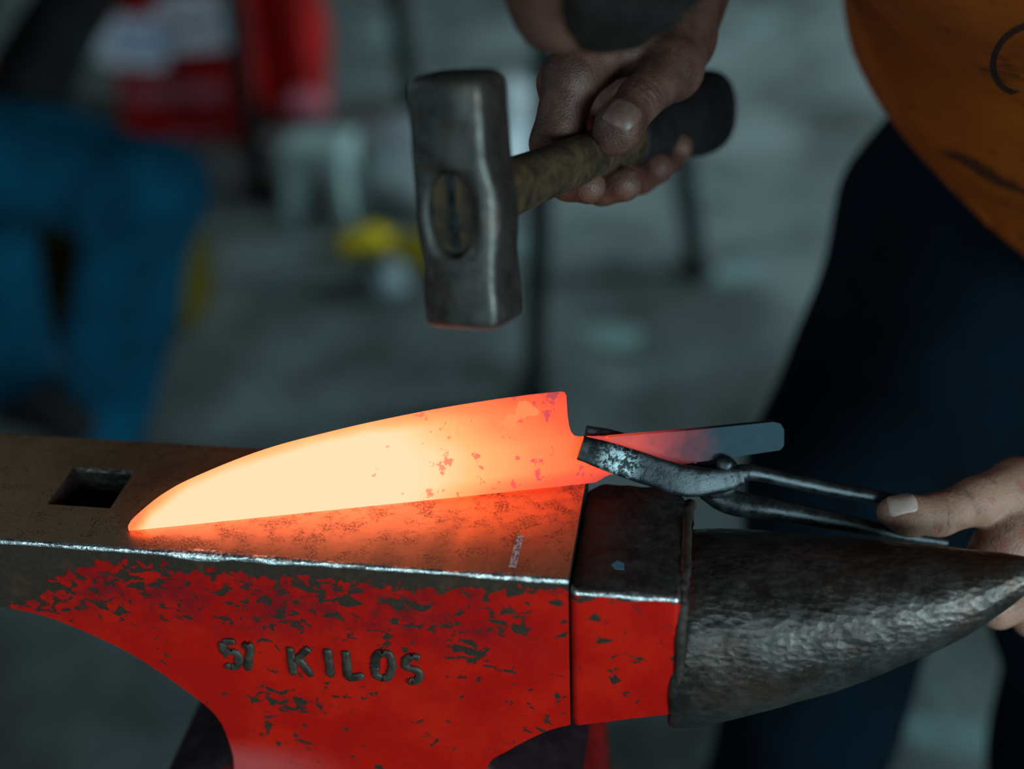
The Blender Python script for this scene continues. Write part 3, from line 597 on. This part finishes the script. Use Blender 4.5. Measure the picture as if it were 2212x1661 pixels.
lo, hi = bb([q[0] for F_ in L_F for q in F_]+[q[0] for q in L_TH]+[L_WR], .030); v2, f2 = implicit(l_hand, lo, hi, .0011)
v3, f3 = implicit(skin_trunk, (-.15, -.26, .70), (.56, .66, 1.44), .0055)
keep = np.ones(len(f3), bool)
for wv, el in ((np.array(R_WR), np.array(R_EL)), (np.array(L_WR), np.array(L_EL))):      # the fine hands take over at the wrists
    ax = (el-wv)/np.linalg.norm(el-wv); c = v3[f3].mean(1)-wv; s = c@ax; keep &= ~((s < .012) & (np.linalg.norm(c-s[:, None]*ax, axis=1) < .05))
f3 = f3[keep]
V = np.vstack([v1, v2, v3]); F = np.vstack([f1, f2+len(v1), f3+len(v1)+len(v2)]); SHADE_SKIN = M('shaded_skin'); sn = SHADE_SKIN.noise(60, 6, .65)  # darker skin copy: shade on the hammer hand and head painted into the colour
SHADE_SKIN.set(SHADE_SKIN.mix(SHADE_SKIN.ss(sn, .35, .65), (.065, .027, .020), (.135, .060, .043)), .5, 0.0, SHADE_SKIN.bump(SHADE_SKIN.math('ADD', SHADE_SKIN.vor(900), SHADE_SKIN.noise(240, 5, .7)), .5, .0005), .3)
mesh('body', V, F, [SKIN, SHADE_SKIN.m], SM, True, np.r_[np.ones(len(f1)), np.zeros(len(f2)), cone_d(v3[f3].mean(1), L_WR, L_EL, .075, .085) > 0])
def nail(c, along, out, w, l, fn, nmat, name='thumbnail'):
    """curved nail plate laid on the finger surface: columns dropped onto the skin along the nail's normal"""
    along = Vector(along).normalized(); out = Vector(out); out = (out-along*out.dot(along)).normalized(); sd = along.cross(out); n, k = 17, 15; P0, E0 = [], []
    for a in range(n):
        for b in range(k):
            u_ = -1+2*a/(n-1); t_ = -1+2*b/(k-1); m_ = 1-abs(u_)**5*.28; P0.append(tuple(Vector(c)+along*(u_*l*.5*(1-.06*t_*t_))+sd*(t_*w*m_*.5))); E0.append(max(abs(u_)**6, abs(t_)**6))
    P0 = np.array(P0); o_ = np.array(out); q = P0+o_*.010
    for i in range(40): q = q-o_*(fn(q)*.8)[:, None]
    hgt = (q-P0)@o_; hs = hgt.reshape(n, k)
    for i in range(6): z = np.pad(hs, 1, mode='edge'); hs = .25*(z[:-2, 1:-1]+z[2:, 1:-1]+z[1:-1, :-2]+z[1:-1, 2:])
    hgt = np.maximum(hs.ravel(), hgt-.0006); top = P0+o_*(hgt+.0007-.0009*np.array(E0))[:, None]; V = [tuple(v_) for v_ in top]+[tuple(v_) for v_ in top-o_*.0022]; F = []
    for j in range(2):
        for a in range(n-1):
            for b in range(k-1):
                i = j*n*k+a*k+b; f_ = [i, i+1, i+k+1, i+k]; F.append(f_ if j == 0 else f_[::-1])
    rim = [a*k for a in range(n)]+[(n-1)*k+b for b in range(1, k)]+[a*k+k-1 for a in range(n-2, -1, -1)]+[b for b in range(k-2, 0, -1)]
    for i in range(len(rim)): a, b = rim[i], rim[(i+1) % len(rim)]; F.append([a, b, b+n*k, a+n*k])
    return clean(mesh(name, V, F, nmat, SM), None)
CAMP = Vector((0.0583, -.4658, 1.1949))
tv = Vector(R_TH[3][0])-Vector(R_TH[2][0]); ov = CAMP-Vector(R_TH[3][0]); ov = (ov-tv*ov.dot(tv)/tv.length_squared).normalized()
nail(Vector((0.0055, 0.1593, 0.9426)), tv, ov, .0155, .0150, r_hand, mat_plain('shaded_fingernail', (.125, .066, .052), .40, 0, .2, 200, .1, .4))  # nail colour darkened to go with the shade painted on this hand
tv = Vector(L_TH[4][0])-Vector(L_TH[2][0]); ov = Vector((-.05, -.35, .93)); ov = (ov-tv*ov.dot(tv)/tv.length_squared).normalized()
nail(Vector((0.1469, 0.0944, 0.7774)), tv, ov, .0125, .0130, l_hand, mat_plain('fingernail', (.62, .44, .38), .32, 0, .08, 200, .1, .4))
# beard, cap
DARK = mat_plain('dark_hair', (.012, .010, .009), .75, 0, .4, 200, .6)
def beard(p):
    d = ell_d(p, hp(.028, -.062, 0), (.060, .061, .056), HR); d = smin(d, ell_d(p, hp(.060, -.096, 0), (.030, .036, .028), HR), .02); mo = ell_d(p, hp(.108, -.048, 0), (.016, .024, .020), HR)
    return np.maximum(d, -mo)+wr(p, 3, .0016, 260)
v, f = implicit(beard, HC-.19, HC+.19, .003); mesh('beard', v, f, DARK, SM)
def cap(p):
    d = ell_d(p, hp(-.010, .022, 0), (.103, .085, .108), HR); cut = -(((p-hp(0, .046, 0))@hu)); d = np.maximum(d, cut); br = ell_d(p, hp(.105, .050, 0), (.070, .078, .006), HR); return smin(d, br, .006)
v, f = implicit(cap, HC-.20, HC+.20, .003); mesh('cap', v, f, mat_plain('black_cap', (.012, .012, .014), .85, 0, .3, 90, .5), SM)
# orange shirt with a dark round print
def mat_shirt():
    m, col, nb = mat_cloth('orange_work_shirt', (.32, .062, .004), (.44, .090, .005), 1200, (.07, .018, .006))
    q = m.n('ShaderNodeVectorMath', {0: m.pos(), 1: (0.1930, 0.1947, 0.9641)}, operation='SUBTRACT').outputs[0]
    a = m.n('ShaderNodeVectorMath', {0: q, 1: (0.9286, -0.1573, 0.0734)}, operation='DOT_PRODUCT').outputs['Value']; b = m.n('ShaderNodeVectorMath', {0: q, 1: (-0.0890, 0.3370, 0.9137)}, operation='DOT_PRODUCT').outputs['Value']
    r = m.math('SQRT', m.math('ADD', m.math('MULTIPLY', a, a), m.math('MULTIPLY', b, b))); ring = m.math('MULTIPLY', m.ss(r, .0132, .0136), m.ss(r, .0164, .0160))
    ring = m.math('MULTIPLY', ring, m.math('GREATER_THAN', m.math('ADD', b, m.math('MULTIPLY', a, -.4)), -.0125))
    col = m.mix(m.math('MULTIPLY', ring, .9), col, (.012, .012, .012))
    sm = m.n('ShaderNodeVectorMath', {0: m.pos(), 1: (0.1981, 0.2754, 0.8732)}, operation='SUBTRACT').outputs[0]
    a2 = m.n('ShaderNodeVectorMath', {0: sm, 1: (.92, .0, -.39)}, operation='DOT_PRODUCT').outputs['Value']; b2 = m.n('ShaderNodeVectorMath', {0: sm, 1: (.39, .2, .86)}, operation='DOT_PRODUCT').outputs['Value']
    bl = m.math('MULTIPLY', m.ss(m.math('ABSOLUTE', m.math('ADD', b2, m.math('MULTIPLY', m.math('SUBTRACT', m.noise(60, 4), .5), .010))), .0050, .001), m.ss(m.math('ABSOLUTE', a2), .030, .018)); col = m.mix(m.math('MULTIPLY', bl, .85), col, (.03, .014, .008))
    return m.set(col, .85, 0, nb, .2)
hemA, hemB, hemC = np.array((0.1395, 0.3052, 0.8793)), np.array((0.2162, 0.1949, 0.7985)), np.array((0.3748, 0.5370, 0.7101))
hn = np.cross(hemB-hemA, hemC-hemA); hn /= np.linalg.norm(hn); hn = hn*np.sign((CH_-hemA)@hn)
def shirt(p):
    d = torso(p, .008); d = smin(d, cone_d(p, R_SH, np.array(R_SH)*.35+np.array(R_EL)*.65, .072, .066), .02); d = smin(d, cone_d(p, L_SH, np.array(L_SH)*.35+np.array(L_EL)*.65, .072, .066), .02)
    d = d+wr(p, 11, .0042, 34)*.8; s = (p-hemA)@hn; d = d-.006*np.exp(-np.clip(s, 0, 1)/.05)
    shell = np.maximum(d, -(d+.006)); d = np.where(s < .02, shell, d); d = np.maximum(d, -s)
    nk = cone_d(p, CH_+np.array((-.03, -.05, .08)), hp(-.02, -.06, 0), .078, .09); return np.maximum(d, -nk)
v, f = implicit(shirt, (-.16, -.24, .70), (.60, .70, 1.40), .0042); mesh('shirt', v, f, mat_shirt(), SM)
hemp = None
# jeans and boots
m_, c_, n_ = mat_cloth('dark_blue_denim', (.0007, .0032, .006), (.0014, .008, .016), 1500); JEAN_D = m_.set(c_, .9, 0, n_, .1)
RH, RK, RA = np.array((0.2388, 0.4621, 0.7418)), np.array((0.1677, 0.3990, 0.5585)), np.array((0.1371, 0.4102, 0.2272))
LH, LK, LA = np.array((.430, .420, .830)), np.array((0.3474, 0.3454, 0.5110)), np.array((0.3744, 0.3905, 0.2363))
def down(a, b, z): a = np.array(a); b = np.array(b); t = (z-a[2])/(b[2]-a[2]); return a+(b-a)*t
RA2, LA2 = down(RK, RA, .10), down(LK, LA, .10)
def jeans(p):
    d = cone_d(p, HI+np.array((0, .01, -.03)), BE+np.array((0, .02, -.03)), .142, .138)
    d = smin(d, chain(p, [(RH, .108), (RK, .080), (RA2, .068)], .03), .05); d = smin(d, chain(p, [(LH, .108), (LK, .080), (LA2, .068)], .03), .05)
    return d+wr(p, 5, .006, 30)
js = np.stack([RH, RK, RA2, LH, LK, LA2, HI, BE]); v, f = implicit(jeans, js.min(0)-.19, js.max(0)+.19, .009); mesh('jeans', v, f, JEAN_D, SM)
BOOT = mat_plain('black_leather', (.014, .013, .012), .5, 0, .4, 60, .3)
def boot(name, an, dirv, par):
    an = np.array(an); dirv = np.array((dirv[0], dirv[1], 0.0)); dirv /= np.linalg.norm(dirv); b0 = np.array((an[0], an[1], 0))
    def fn(p):
        d = cone_d(p, b0+(0, 0, .055), an+np.array((0, 0, .04)), .050, .052); d = smin(d, cone_d(p, b0+dirv*-.03+(0, 0, .042), b0+dirv*.17+(0, 0, .040), .040, .040), .04); d = smin(d, cone_d(p, b0+dirv*-.03+(0, 0, .012), b0+dirv*.17+(0, 0, .012), .044, .046), .01); return np.maximum(d, -p[:, 2]+.001)
    v, f = implicit(fn, b0-np.array((.30, .30, .02)), np.array((b0[0]+.3, b0[1]+.3, an[2]+.12)), .006); return mesh(name, v, f, BOOT, par)
boot('boot', RA2, (-.6, -.8), SM); boot('boot', LA2, (-.2, -1), SM)

# ------------------------------------------------------------------ seated helper
ZS = .47
K1, A1, H1 = np.array((-0.7098, 1.1993, 0.4036)), np.array((-0.7941, 1.0567, 0.0897)), np.array((-1.1181, 1.3134, 0.4284))
K2, A2, H2 = np.array((-1.0353, 1.2827, 0.2830)), np.array((-1.0078, 1.2467, 0.0314)), np.array((-1.2872, 1.3902, 0.3309))
A1b, A2b = down(K1, A1, .09), down(K2, A2, .09)
HP_ = np.array((-1.2344, 1.3907, 0.4304))
S2 = thing('person', (float(HP_[0]), float(HP_[1]), 0), 'person in bright blue jeans and black top seated beside the red sack', 'person')
m_, c_, n_ = mat_cloth('bright_blue_denim', (.001, .040, .080), (.002, .080, .150), 700); JEAN_B = m_.set(c_, .9, 0, n_, .1)
def jeans2(p):
    d = chain(p, [(H1, .100), (K1, .074), (A1b, .064)], .03); d = smin(d, chain(p, [(H2, .105), (K2, .080), (A2b, .066)], .03), .02); d = smin(d, cone_d(p, HP_, (H1+H2)/2, .13, .12), .05); return d+wr(p, 21, .010, 22)
js = np.stack([K1, A1b, H1, K2, A2b, H2, HP_]); v, f = implicit(jeans2, js.min(0)-.18, js.max(0)+.18, .012); mesh('jeans', v, f, JEAN_B, S2)
SH2 = HP_+np.array((.16, .02, .46))
def body2(p):
    d = chain(p, [(HP_, .10), (SH2, .12)], .03); nk = SH2+np.array((.05, 0, .13)); hd = SH2+np.array((.10, -.02, .26)); d = smin(d, cone_d(p, SH2, nk, .06, .055), .03); d = smin(d, ell_d(p, hd, (.095, .078, .115)), .02)
    d = smin(d, cone_d(p, hd+np.array((.09, 0, .01)), hd+np.array((.108, 0, -.022)), .008, .013), .012); d = smin(d, ell_d(p, hd+np.array((.045, 0, -.085)), (.05, .05, .045)), .03)
    for s in (-1, 1):
        sh = SH2+np.array((0, s*.19, .05)); el = SH2+np.array((.10, -.27, -.24)) if s < 0 else SH2+np.array((.16, .24, -.26)); hnd = H1+np.array((.10, -.02, .13)) if s < 0 else K2+np.array((.04, .02, .12))
        d = smin(d, chain(p, [(sh, .05), (el, .042), (hnd, .030)], .02), .03); fd = (hnd-el)/np.linalg.norm(hnd-el)
        for k in range(4): d = smin(d, chain(p, [(hnd, .022), (hnd+fd*.06+np.array((0, (k-1.5)*.019, 0)), .010), (hnd+fd*.11+np.array((.0, (k-1.5)*.020, -.03)), .008)], .006), .006)
        d = smin(d, chain(p, [(hnd, .02), (hnd+fd*.03+np.array((.02, .045, -.01)), .011), (hnd+fd*.065+np.array((.02, .05, -.02)), .009)], .006), .008)
    return d
lo, hi = bb([HP_, SH2+np.array((.1, .3, .40)), SH2-np.array((0, .32, 0)), K1, K2], .2); v, f = implicit(body2, lo, hi, .007); mesh('body', v, f, SKIN, S2)
def top2(p):
    d = chain(p, [(HP_, .160), (SH2+np.array((-.02, 0, 0)), .195)], .05)
    for s in (-1, 1):
        sh = SH2+np.array((0, s*.19, .05)); el = SH2+np.array((.10, -.27, -.24)) if s < 0 else SH2+np.array((.16, .24, -.26)); hnd = H1+np.array((.10, -.02, .13)) if s < 0 else K2+np.array((.04, .02, .12)); d = smin(d, chain(p, [(sh, .078), (el, .066), (el+(hnd-el)*.75, .054)], .03), .05)
    return d+wr(p, 8, .008, 24)
v, f = implicit(top2, lo, hi, .011); mesh('top', v, f, mat_plain('black_sweater', (.010, .011, .012), .95, 0, .4, 20, .4), S2)
boot('boot', A1b, (.9, -.3), S2); boot('boot', A2b, (.9, -.3), S2)
v, f = implicit(lambda p: np.maximum(ell_d(p, SH2+np.array((.085, -.02, .285)), (.105, .088, .105)), -(p[:, 2]-(SH2[2]+.27))), SH2+np.array((-.1, -.2, .15)), SH2+np.array((.3, .2, .45)), .008); mesh('hair', v, f, DARK, S2)
sx, sy, sz = float((H1[0]+H2[0])/2-.02), float((H1[1]+H2[1])/2+.0), float(min(H1[2], H2[2], HP_[2])-.150)
SL = thing('stool', (sx, sy, 0), 'wooden stool under the seated person in bright blue jeans', 'stool'); SWD = mat_wood('stool_wood', (.07, .045, .028), (.14, .09, .05), (8, 60, 60))
v, f = lathe([(.13, sz-.04), (.14, sz-.035), (.14, sz-.006), (.13, sz)], (sx, sy, 0), 32); mesh('seat', v, f, SWD, SL)
for a in range(4):
    c_, s_ = math.cos(a*math.pi/2+.8), math.sin(a*math.pi/2+.8); v, f = sweep([(sx+c_*.14, sy+s_*.14, 0), (sx+c_*.09, sy+s_*.09, sz-.035)], [.016, .018], [.016, .018], (1, 0, .1), 10, 2); mesh('leg', v, f, SWD, SL)

# ------------------------------------------------------------------ things on the floor behind
# red charcoal sack with white print
RS0 = np.array((-1.1219, 2.3389, 0.0000))
RS = thing('sack', tuple(RS0), 'tall red paper sack with white printed panels standing on the floor', 'sack')
RED = mat_plain('red_sack_paper', (.30, .005, .004), .6, 0, .35, 7, .4)
def sackfn(p):
    q = p-RS0; b = np.abs(q-np.array((0, .09, .36)))-np.array((.122, .085, .34)); d = np.linalg.norm(np.maximum(b, 0), axis=1)+np.minimum(b.max(1), 0)-.022; return d+wr(p, 31, .006, 16)
v, f = implicit(sackfn, RS0-np.array((.32, .10, .02)), RS0+np.array((.32, .26, .80)), .011); v[:, 2] = np.maximum(v[:, 2], .001); mesh('bag', v, f, RED, RS)
WHT = mat_plain('white_print', (.80, .80, .90), .7, 0, .1, 12, .1); PNK = mat_plain('pale_print', (.45, .13, .17), .7, 0, .3, 30, .1); BLU = mat_plain('pale_blue_print', (.30, .46, .72), .7, 0, .1, 12, .1)
def panel(name, cx, cz, w, h, mat, par, y=-.024, rot=0.0, t=.004, r=.02):
    o2 = rrect(-w/2, w/2, -h/2, h/2, (min(r, h*.45),)*4, 4); o2 = [o2[i] for i in range(0, len(o2), 6)]; c, s = math.cos(rot), math.sin(rot); n = len(o2)
    V = [(RS0[0]+cx+a*c-b*s, RS0[1]+y-k*t, RS0[2]+cz+a*s+b*c) for k in (0, 1) for a, b in o2]
    return mesh(name, V, [list(range(n))[::-1], list(range(n, 2*n))]+[[k, (k+1) % n, n+(k+1) % n, n+k] for k in range(n)], mat, par, False)
panel('printed_panel', -.080, .232, .150, .112, WHT, RS, rot=-.04); panel('printed_panel', .062, .275, .150, .118, WHT, RS, rot=.10)
panel('printed_mark', -.065, .232, .085, .058, BLU, RS, y=-.029, r=.008); panel('printed_mark', -.060, .232, .050, .026, WHT, RS, y=-.034, r=.004); panel('printed_mark', -.012, .240, .016, .040, BLU, RS, y=-.029, r=.006)
GRY = mat_plain('grey_print', (.20, .14, .18), .7)
panel('printed_mark', .036, .272, .045, .026, GRY, RS, y=-.029, rot=.1, r=.006); panel('printed_mark', .094, .280, .026, .026, GRY, RS, y=-.029, rot=.1, r=.006)
for k in range(9): panel('printed_letter', -.095+k*.0235, .118+.0008*k, .017, .040+.008*((k*7) % 3)/2, PNK, RS, r=.003)
for k in range(6): panel('printed_letter', -.02+k*.021, .022, .014, .026, PNK, RS, r=.003)
RS.rotation_euler = (0, 0, 0)
# second smaller red sack beside it
R20 = np.array((-0.9176, 2.4692, 0.0000))
R2 = thing('sack', tuple(R20), 'narrow red sack leaning beside the tall printed sack and black post', 'sack')
def sack2(p):
    q = p-R20; q = q-np.stack([q[:, 2]*-.02, q[:, 2]*.1, 0*q[:, 2]], 1); b = np.abs(q-np.array((0, .06, .28)))-np.array((.036, .055, .265)); return np.linalg.norm(np.maximum(b, 0), axis=1)+np.minimum(b.max(1), 0)-.022+wr(p, 37, .008, 22)
v, f = implicit(sack2, R20-np.array((.16, .10, .02)), R20+np.array((.16, .26, .64)), .010); v[:, 2] = np.maximum(v[:, 2], .001); mesh('bag', v, f, RED, R2)
v, f = implicit(lambda p: ell_d(p, R20+np.array((.03, -.03, .05)), (.06, .03, .035))+wr(p, 4, .004, 40), R20-np.array((.12, .12, .02)), R20+np.array((.14, .1, .14)), .008); v[:, 2] = np.maximum(v[:, 2], .001); mesh('folded_corner', v, f, PNK, R2)
# black steel posts
POST = mat_iron('black_post_steel', (.018, .020, .024), .5, .5)
def post(base, lx, ly, r, label):
    z0 = Vector(base); top = z0+Vector((lx, ly, 1.15)); t = thing('post', tuple(z0), label, 'post')
    v, f = sweep([z0+Vector((0, 0, .004)), z0+(top-z0)*.5, top], [r]*3, [r]*3, (1, 0, 0), 16, 2); mesh('tube', v, f, POST, t)
    v, f = lathe([(r*1.9, 0), (r*1.9, .006), (r*1.3, .010)], z0, 24); mesh('base_plate', v, f, POST, t); return t
post((-0.8695, 2.0550, 0.0000), .0, .0, .0210, 'upright black steel post in front of the red sacks')
post((-0.2192, 1.3587, 0.0000), .06, .0, .0160, 'upright black steel post on the floor behind the raised hammer')
post((-0.5967, 2.3109, 0.0000), -.08, .0, .0215, 'slanted black steel post beside the white stool')
post((0.0119, 1.8088, 0.0000), -.16, .0, .0190, 'slanted black steel post behind the hammer handle')
# small white stool
WS0 = np.array((-0.7205, 1.9187, 0.0000)); WP = mat_plain('white_plastic', (.42, .55, .54), .5, 0, .12, 15, .1)
WS = thing('step_stool', tuple(WS0), 'small white plastic step stool on the floor beside the red sacks', 'stool')
v, f = box(WS0+np.array((.01, .05, .155)), (.13, .11, .035)); bevel(mesh('top', v, f, WP, WS, False), .012, 3)
for sx_ in (-1, 1):
    for sy_ in (-1, 1): v, f = sweep([WS0+np.array((.01+sx_*.055, .05+sy_*.045, .0)), WS0+np.array((.01+sx_*.042, .05+sy_*.036, .142))], [.015, .017], [.012, .014], (0, 1, 0), 12, 4); mesh('leg', v, f, WP, WS)
# grey sack lying, yellow gloves, pale rag
GS0 = np.array((-0.5461, 1.9983, 0.0000))
def blob(name, c, fn, lo, hi, h, mat, label, cat, group=None):
    v, f = implicit(fn, lo, hi, h); v[:, 2] = np.maximum(v[:, 2], .001); o = mesh(name, v-c, f, mat); o.location = tuple(c); return tag(o, label, cat, group)
GR = Matrix.Rotation(.55, 3, 'Y')
blob('grey_sack', GS0, lambda p: np.minimum(ell_d(p, GS0+np.array((.06, .10, .085)), (.19, .13, .085)), cone_d(p, GS0+np.array((-.06, .08, .06)), GS0+np.array((.17, .14, .17)), .055, .075))+wr(p, 41, .012, 26), GS0-np.array((.3, .2, .03)), GS0+np.array((.4, .4, .36)), .012, mat_plain('grey_canvas', (.50, .55, .58), .85, 0, .3, 10, .4), 'grey canvas sack lying on the floor behind the hammer head', 'sack')
YEL = mat_plain('yellow_leather', (.62, .44, .02), .7, 0, .2, 25, .3)
def glove(c, a, sc=1.0, label=''):
    c = np.array(c); ca, sa = math.cos(a), math.sin(a); u = np.array((ca, sa, 0)); w_ = np.array((-sa, ca, 0)); z_ = np.array((0, 0, .026*sc))
    def fn(p):
        d = cone_d(p, c+z_-u*.05*sc, c+z_+u*.01*sc, .034*sc, .042*sc)
        for k in range(4): d = smin(d, cone_d(p, c+z_*(.9)+w_*(k-1.5)*.020*sc, c+z_*.7+u*(.085-.008*abs(k-1.3))*sc+w_*(k-1.5)*.026*sc, .016*sc, .012*sc), .008)
        d = smin(d, cone_d(p, c+z_+w_*.03*sc, c+z_*.8+u*.05*sc+w_*.075*sc, .016*sc, .012*sc), .01); return d
    blob('glove', c, fn, c-.16*sc, c+.16*sc, .006, YEL, label, 'glove', 'yellow work gloves on the floor')
glove((-0.6016, 1.8496, 0.0000), .5, .7, 'yellow work glove on the floor in front of the grey sack')
glove((-0.4701, 1.8190, 0.0000), 2.2, .9, 'yellow work glove on the floor behind the hammer head')
glove((-0.3835, 2.3134, 0.0000), 1.2, .9, 'yellow work glove farther back behind the hammer handle')
RG0 = np.array((-0.5251, 1.6840, 0.0000))
blob('rag', RG0, lambda p: ell_d(p, RG0+np.array((0, .03, .02)), (.035, .055, .026))+wr(p, 51, .006, 60), RG0-.1, RG0+.14, .006, mat_plain('pale_rag', (.36, .45, .48), .9, 0, .2, 30, .4), 'small pale blue crumpled rag on the floor near yellow gloves', 'rag')
# yellow canister behind the seated legs
YC0 = np.array((-0.9101, 1.4866, 0.0000)); YM = mat_plain('dull_yellow_plastic', (.10, .078, .005), .5, 0, .2, 12, .1)
YC = thing('jerrycan', tuple(YC0), 'dull yellow plastic jerrycan on the floor behind the bright blue jeans', 'canister')
v, f = box(YC0+np.array((-.045, .08, .095)), (.28, .15, .19)); bevel(mesh('tank', v, f, YM, YC, False), .03, 4)
v, f = sweep([YC0+np.array((-.13, .08, .185)), YC0+np.array((-.11, .08, .225)), YC0+np.array((-.02, .08, .225)), YC0+np.array((.0, .08, .185))], [.013]*4, [.013]*4, (0, 1, 0), 12, 2); mesh('carry_handle', v, f, YM, YC)
v, f = lathe([(.024, 0), (.024, .022), (.030, .024), (.030, .045), (.026, .048)], YC0+np.array((.050, .08, .186)), 24); mesh('cap', v, f, mat_plain('black_plastic', (.02, .02, .02), .5), YC)
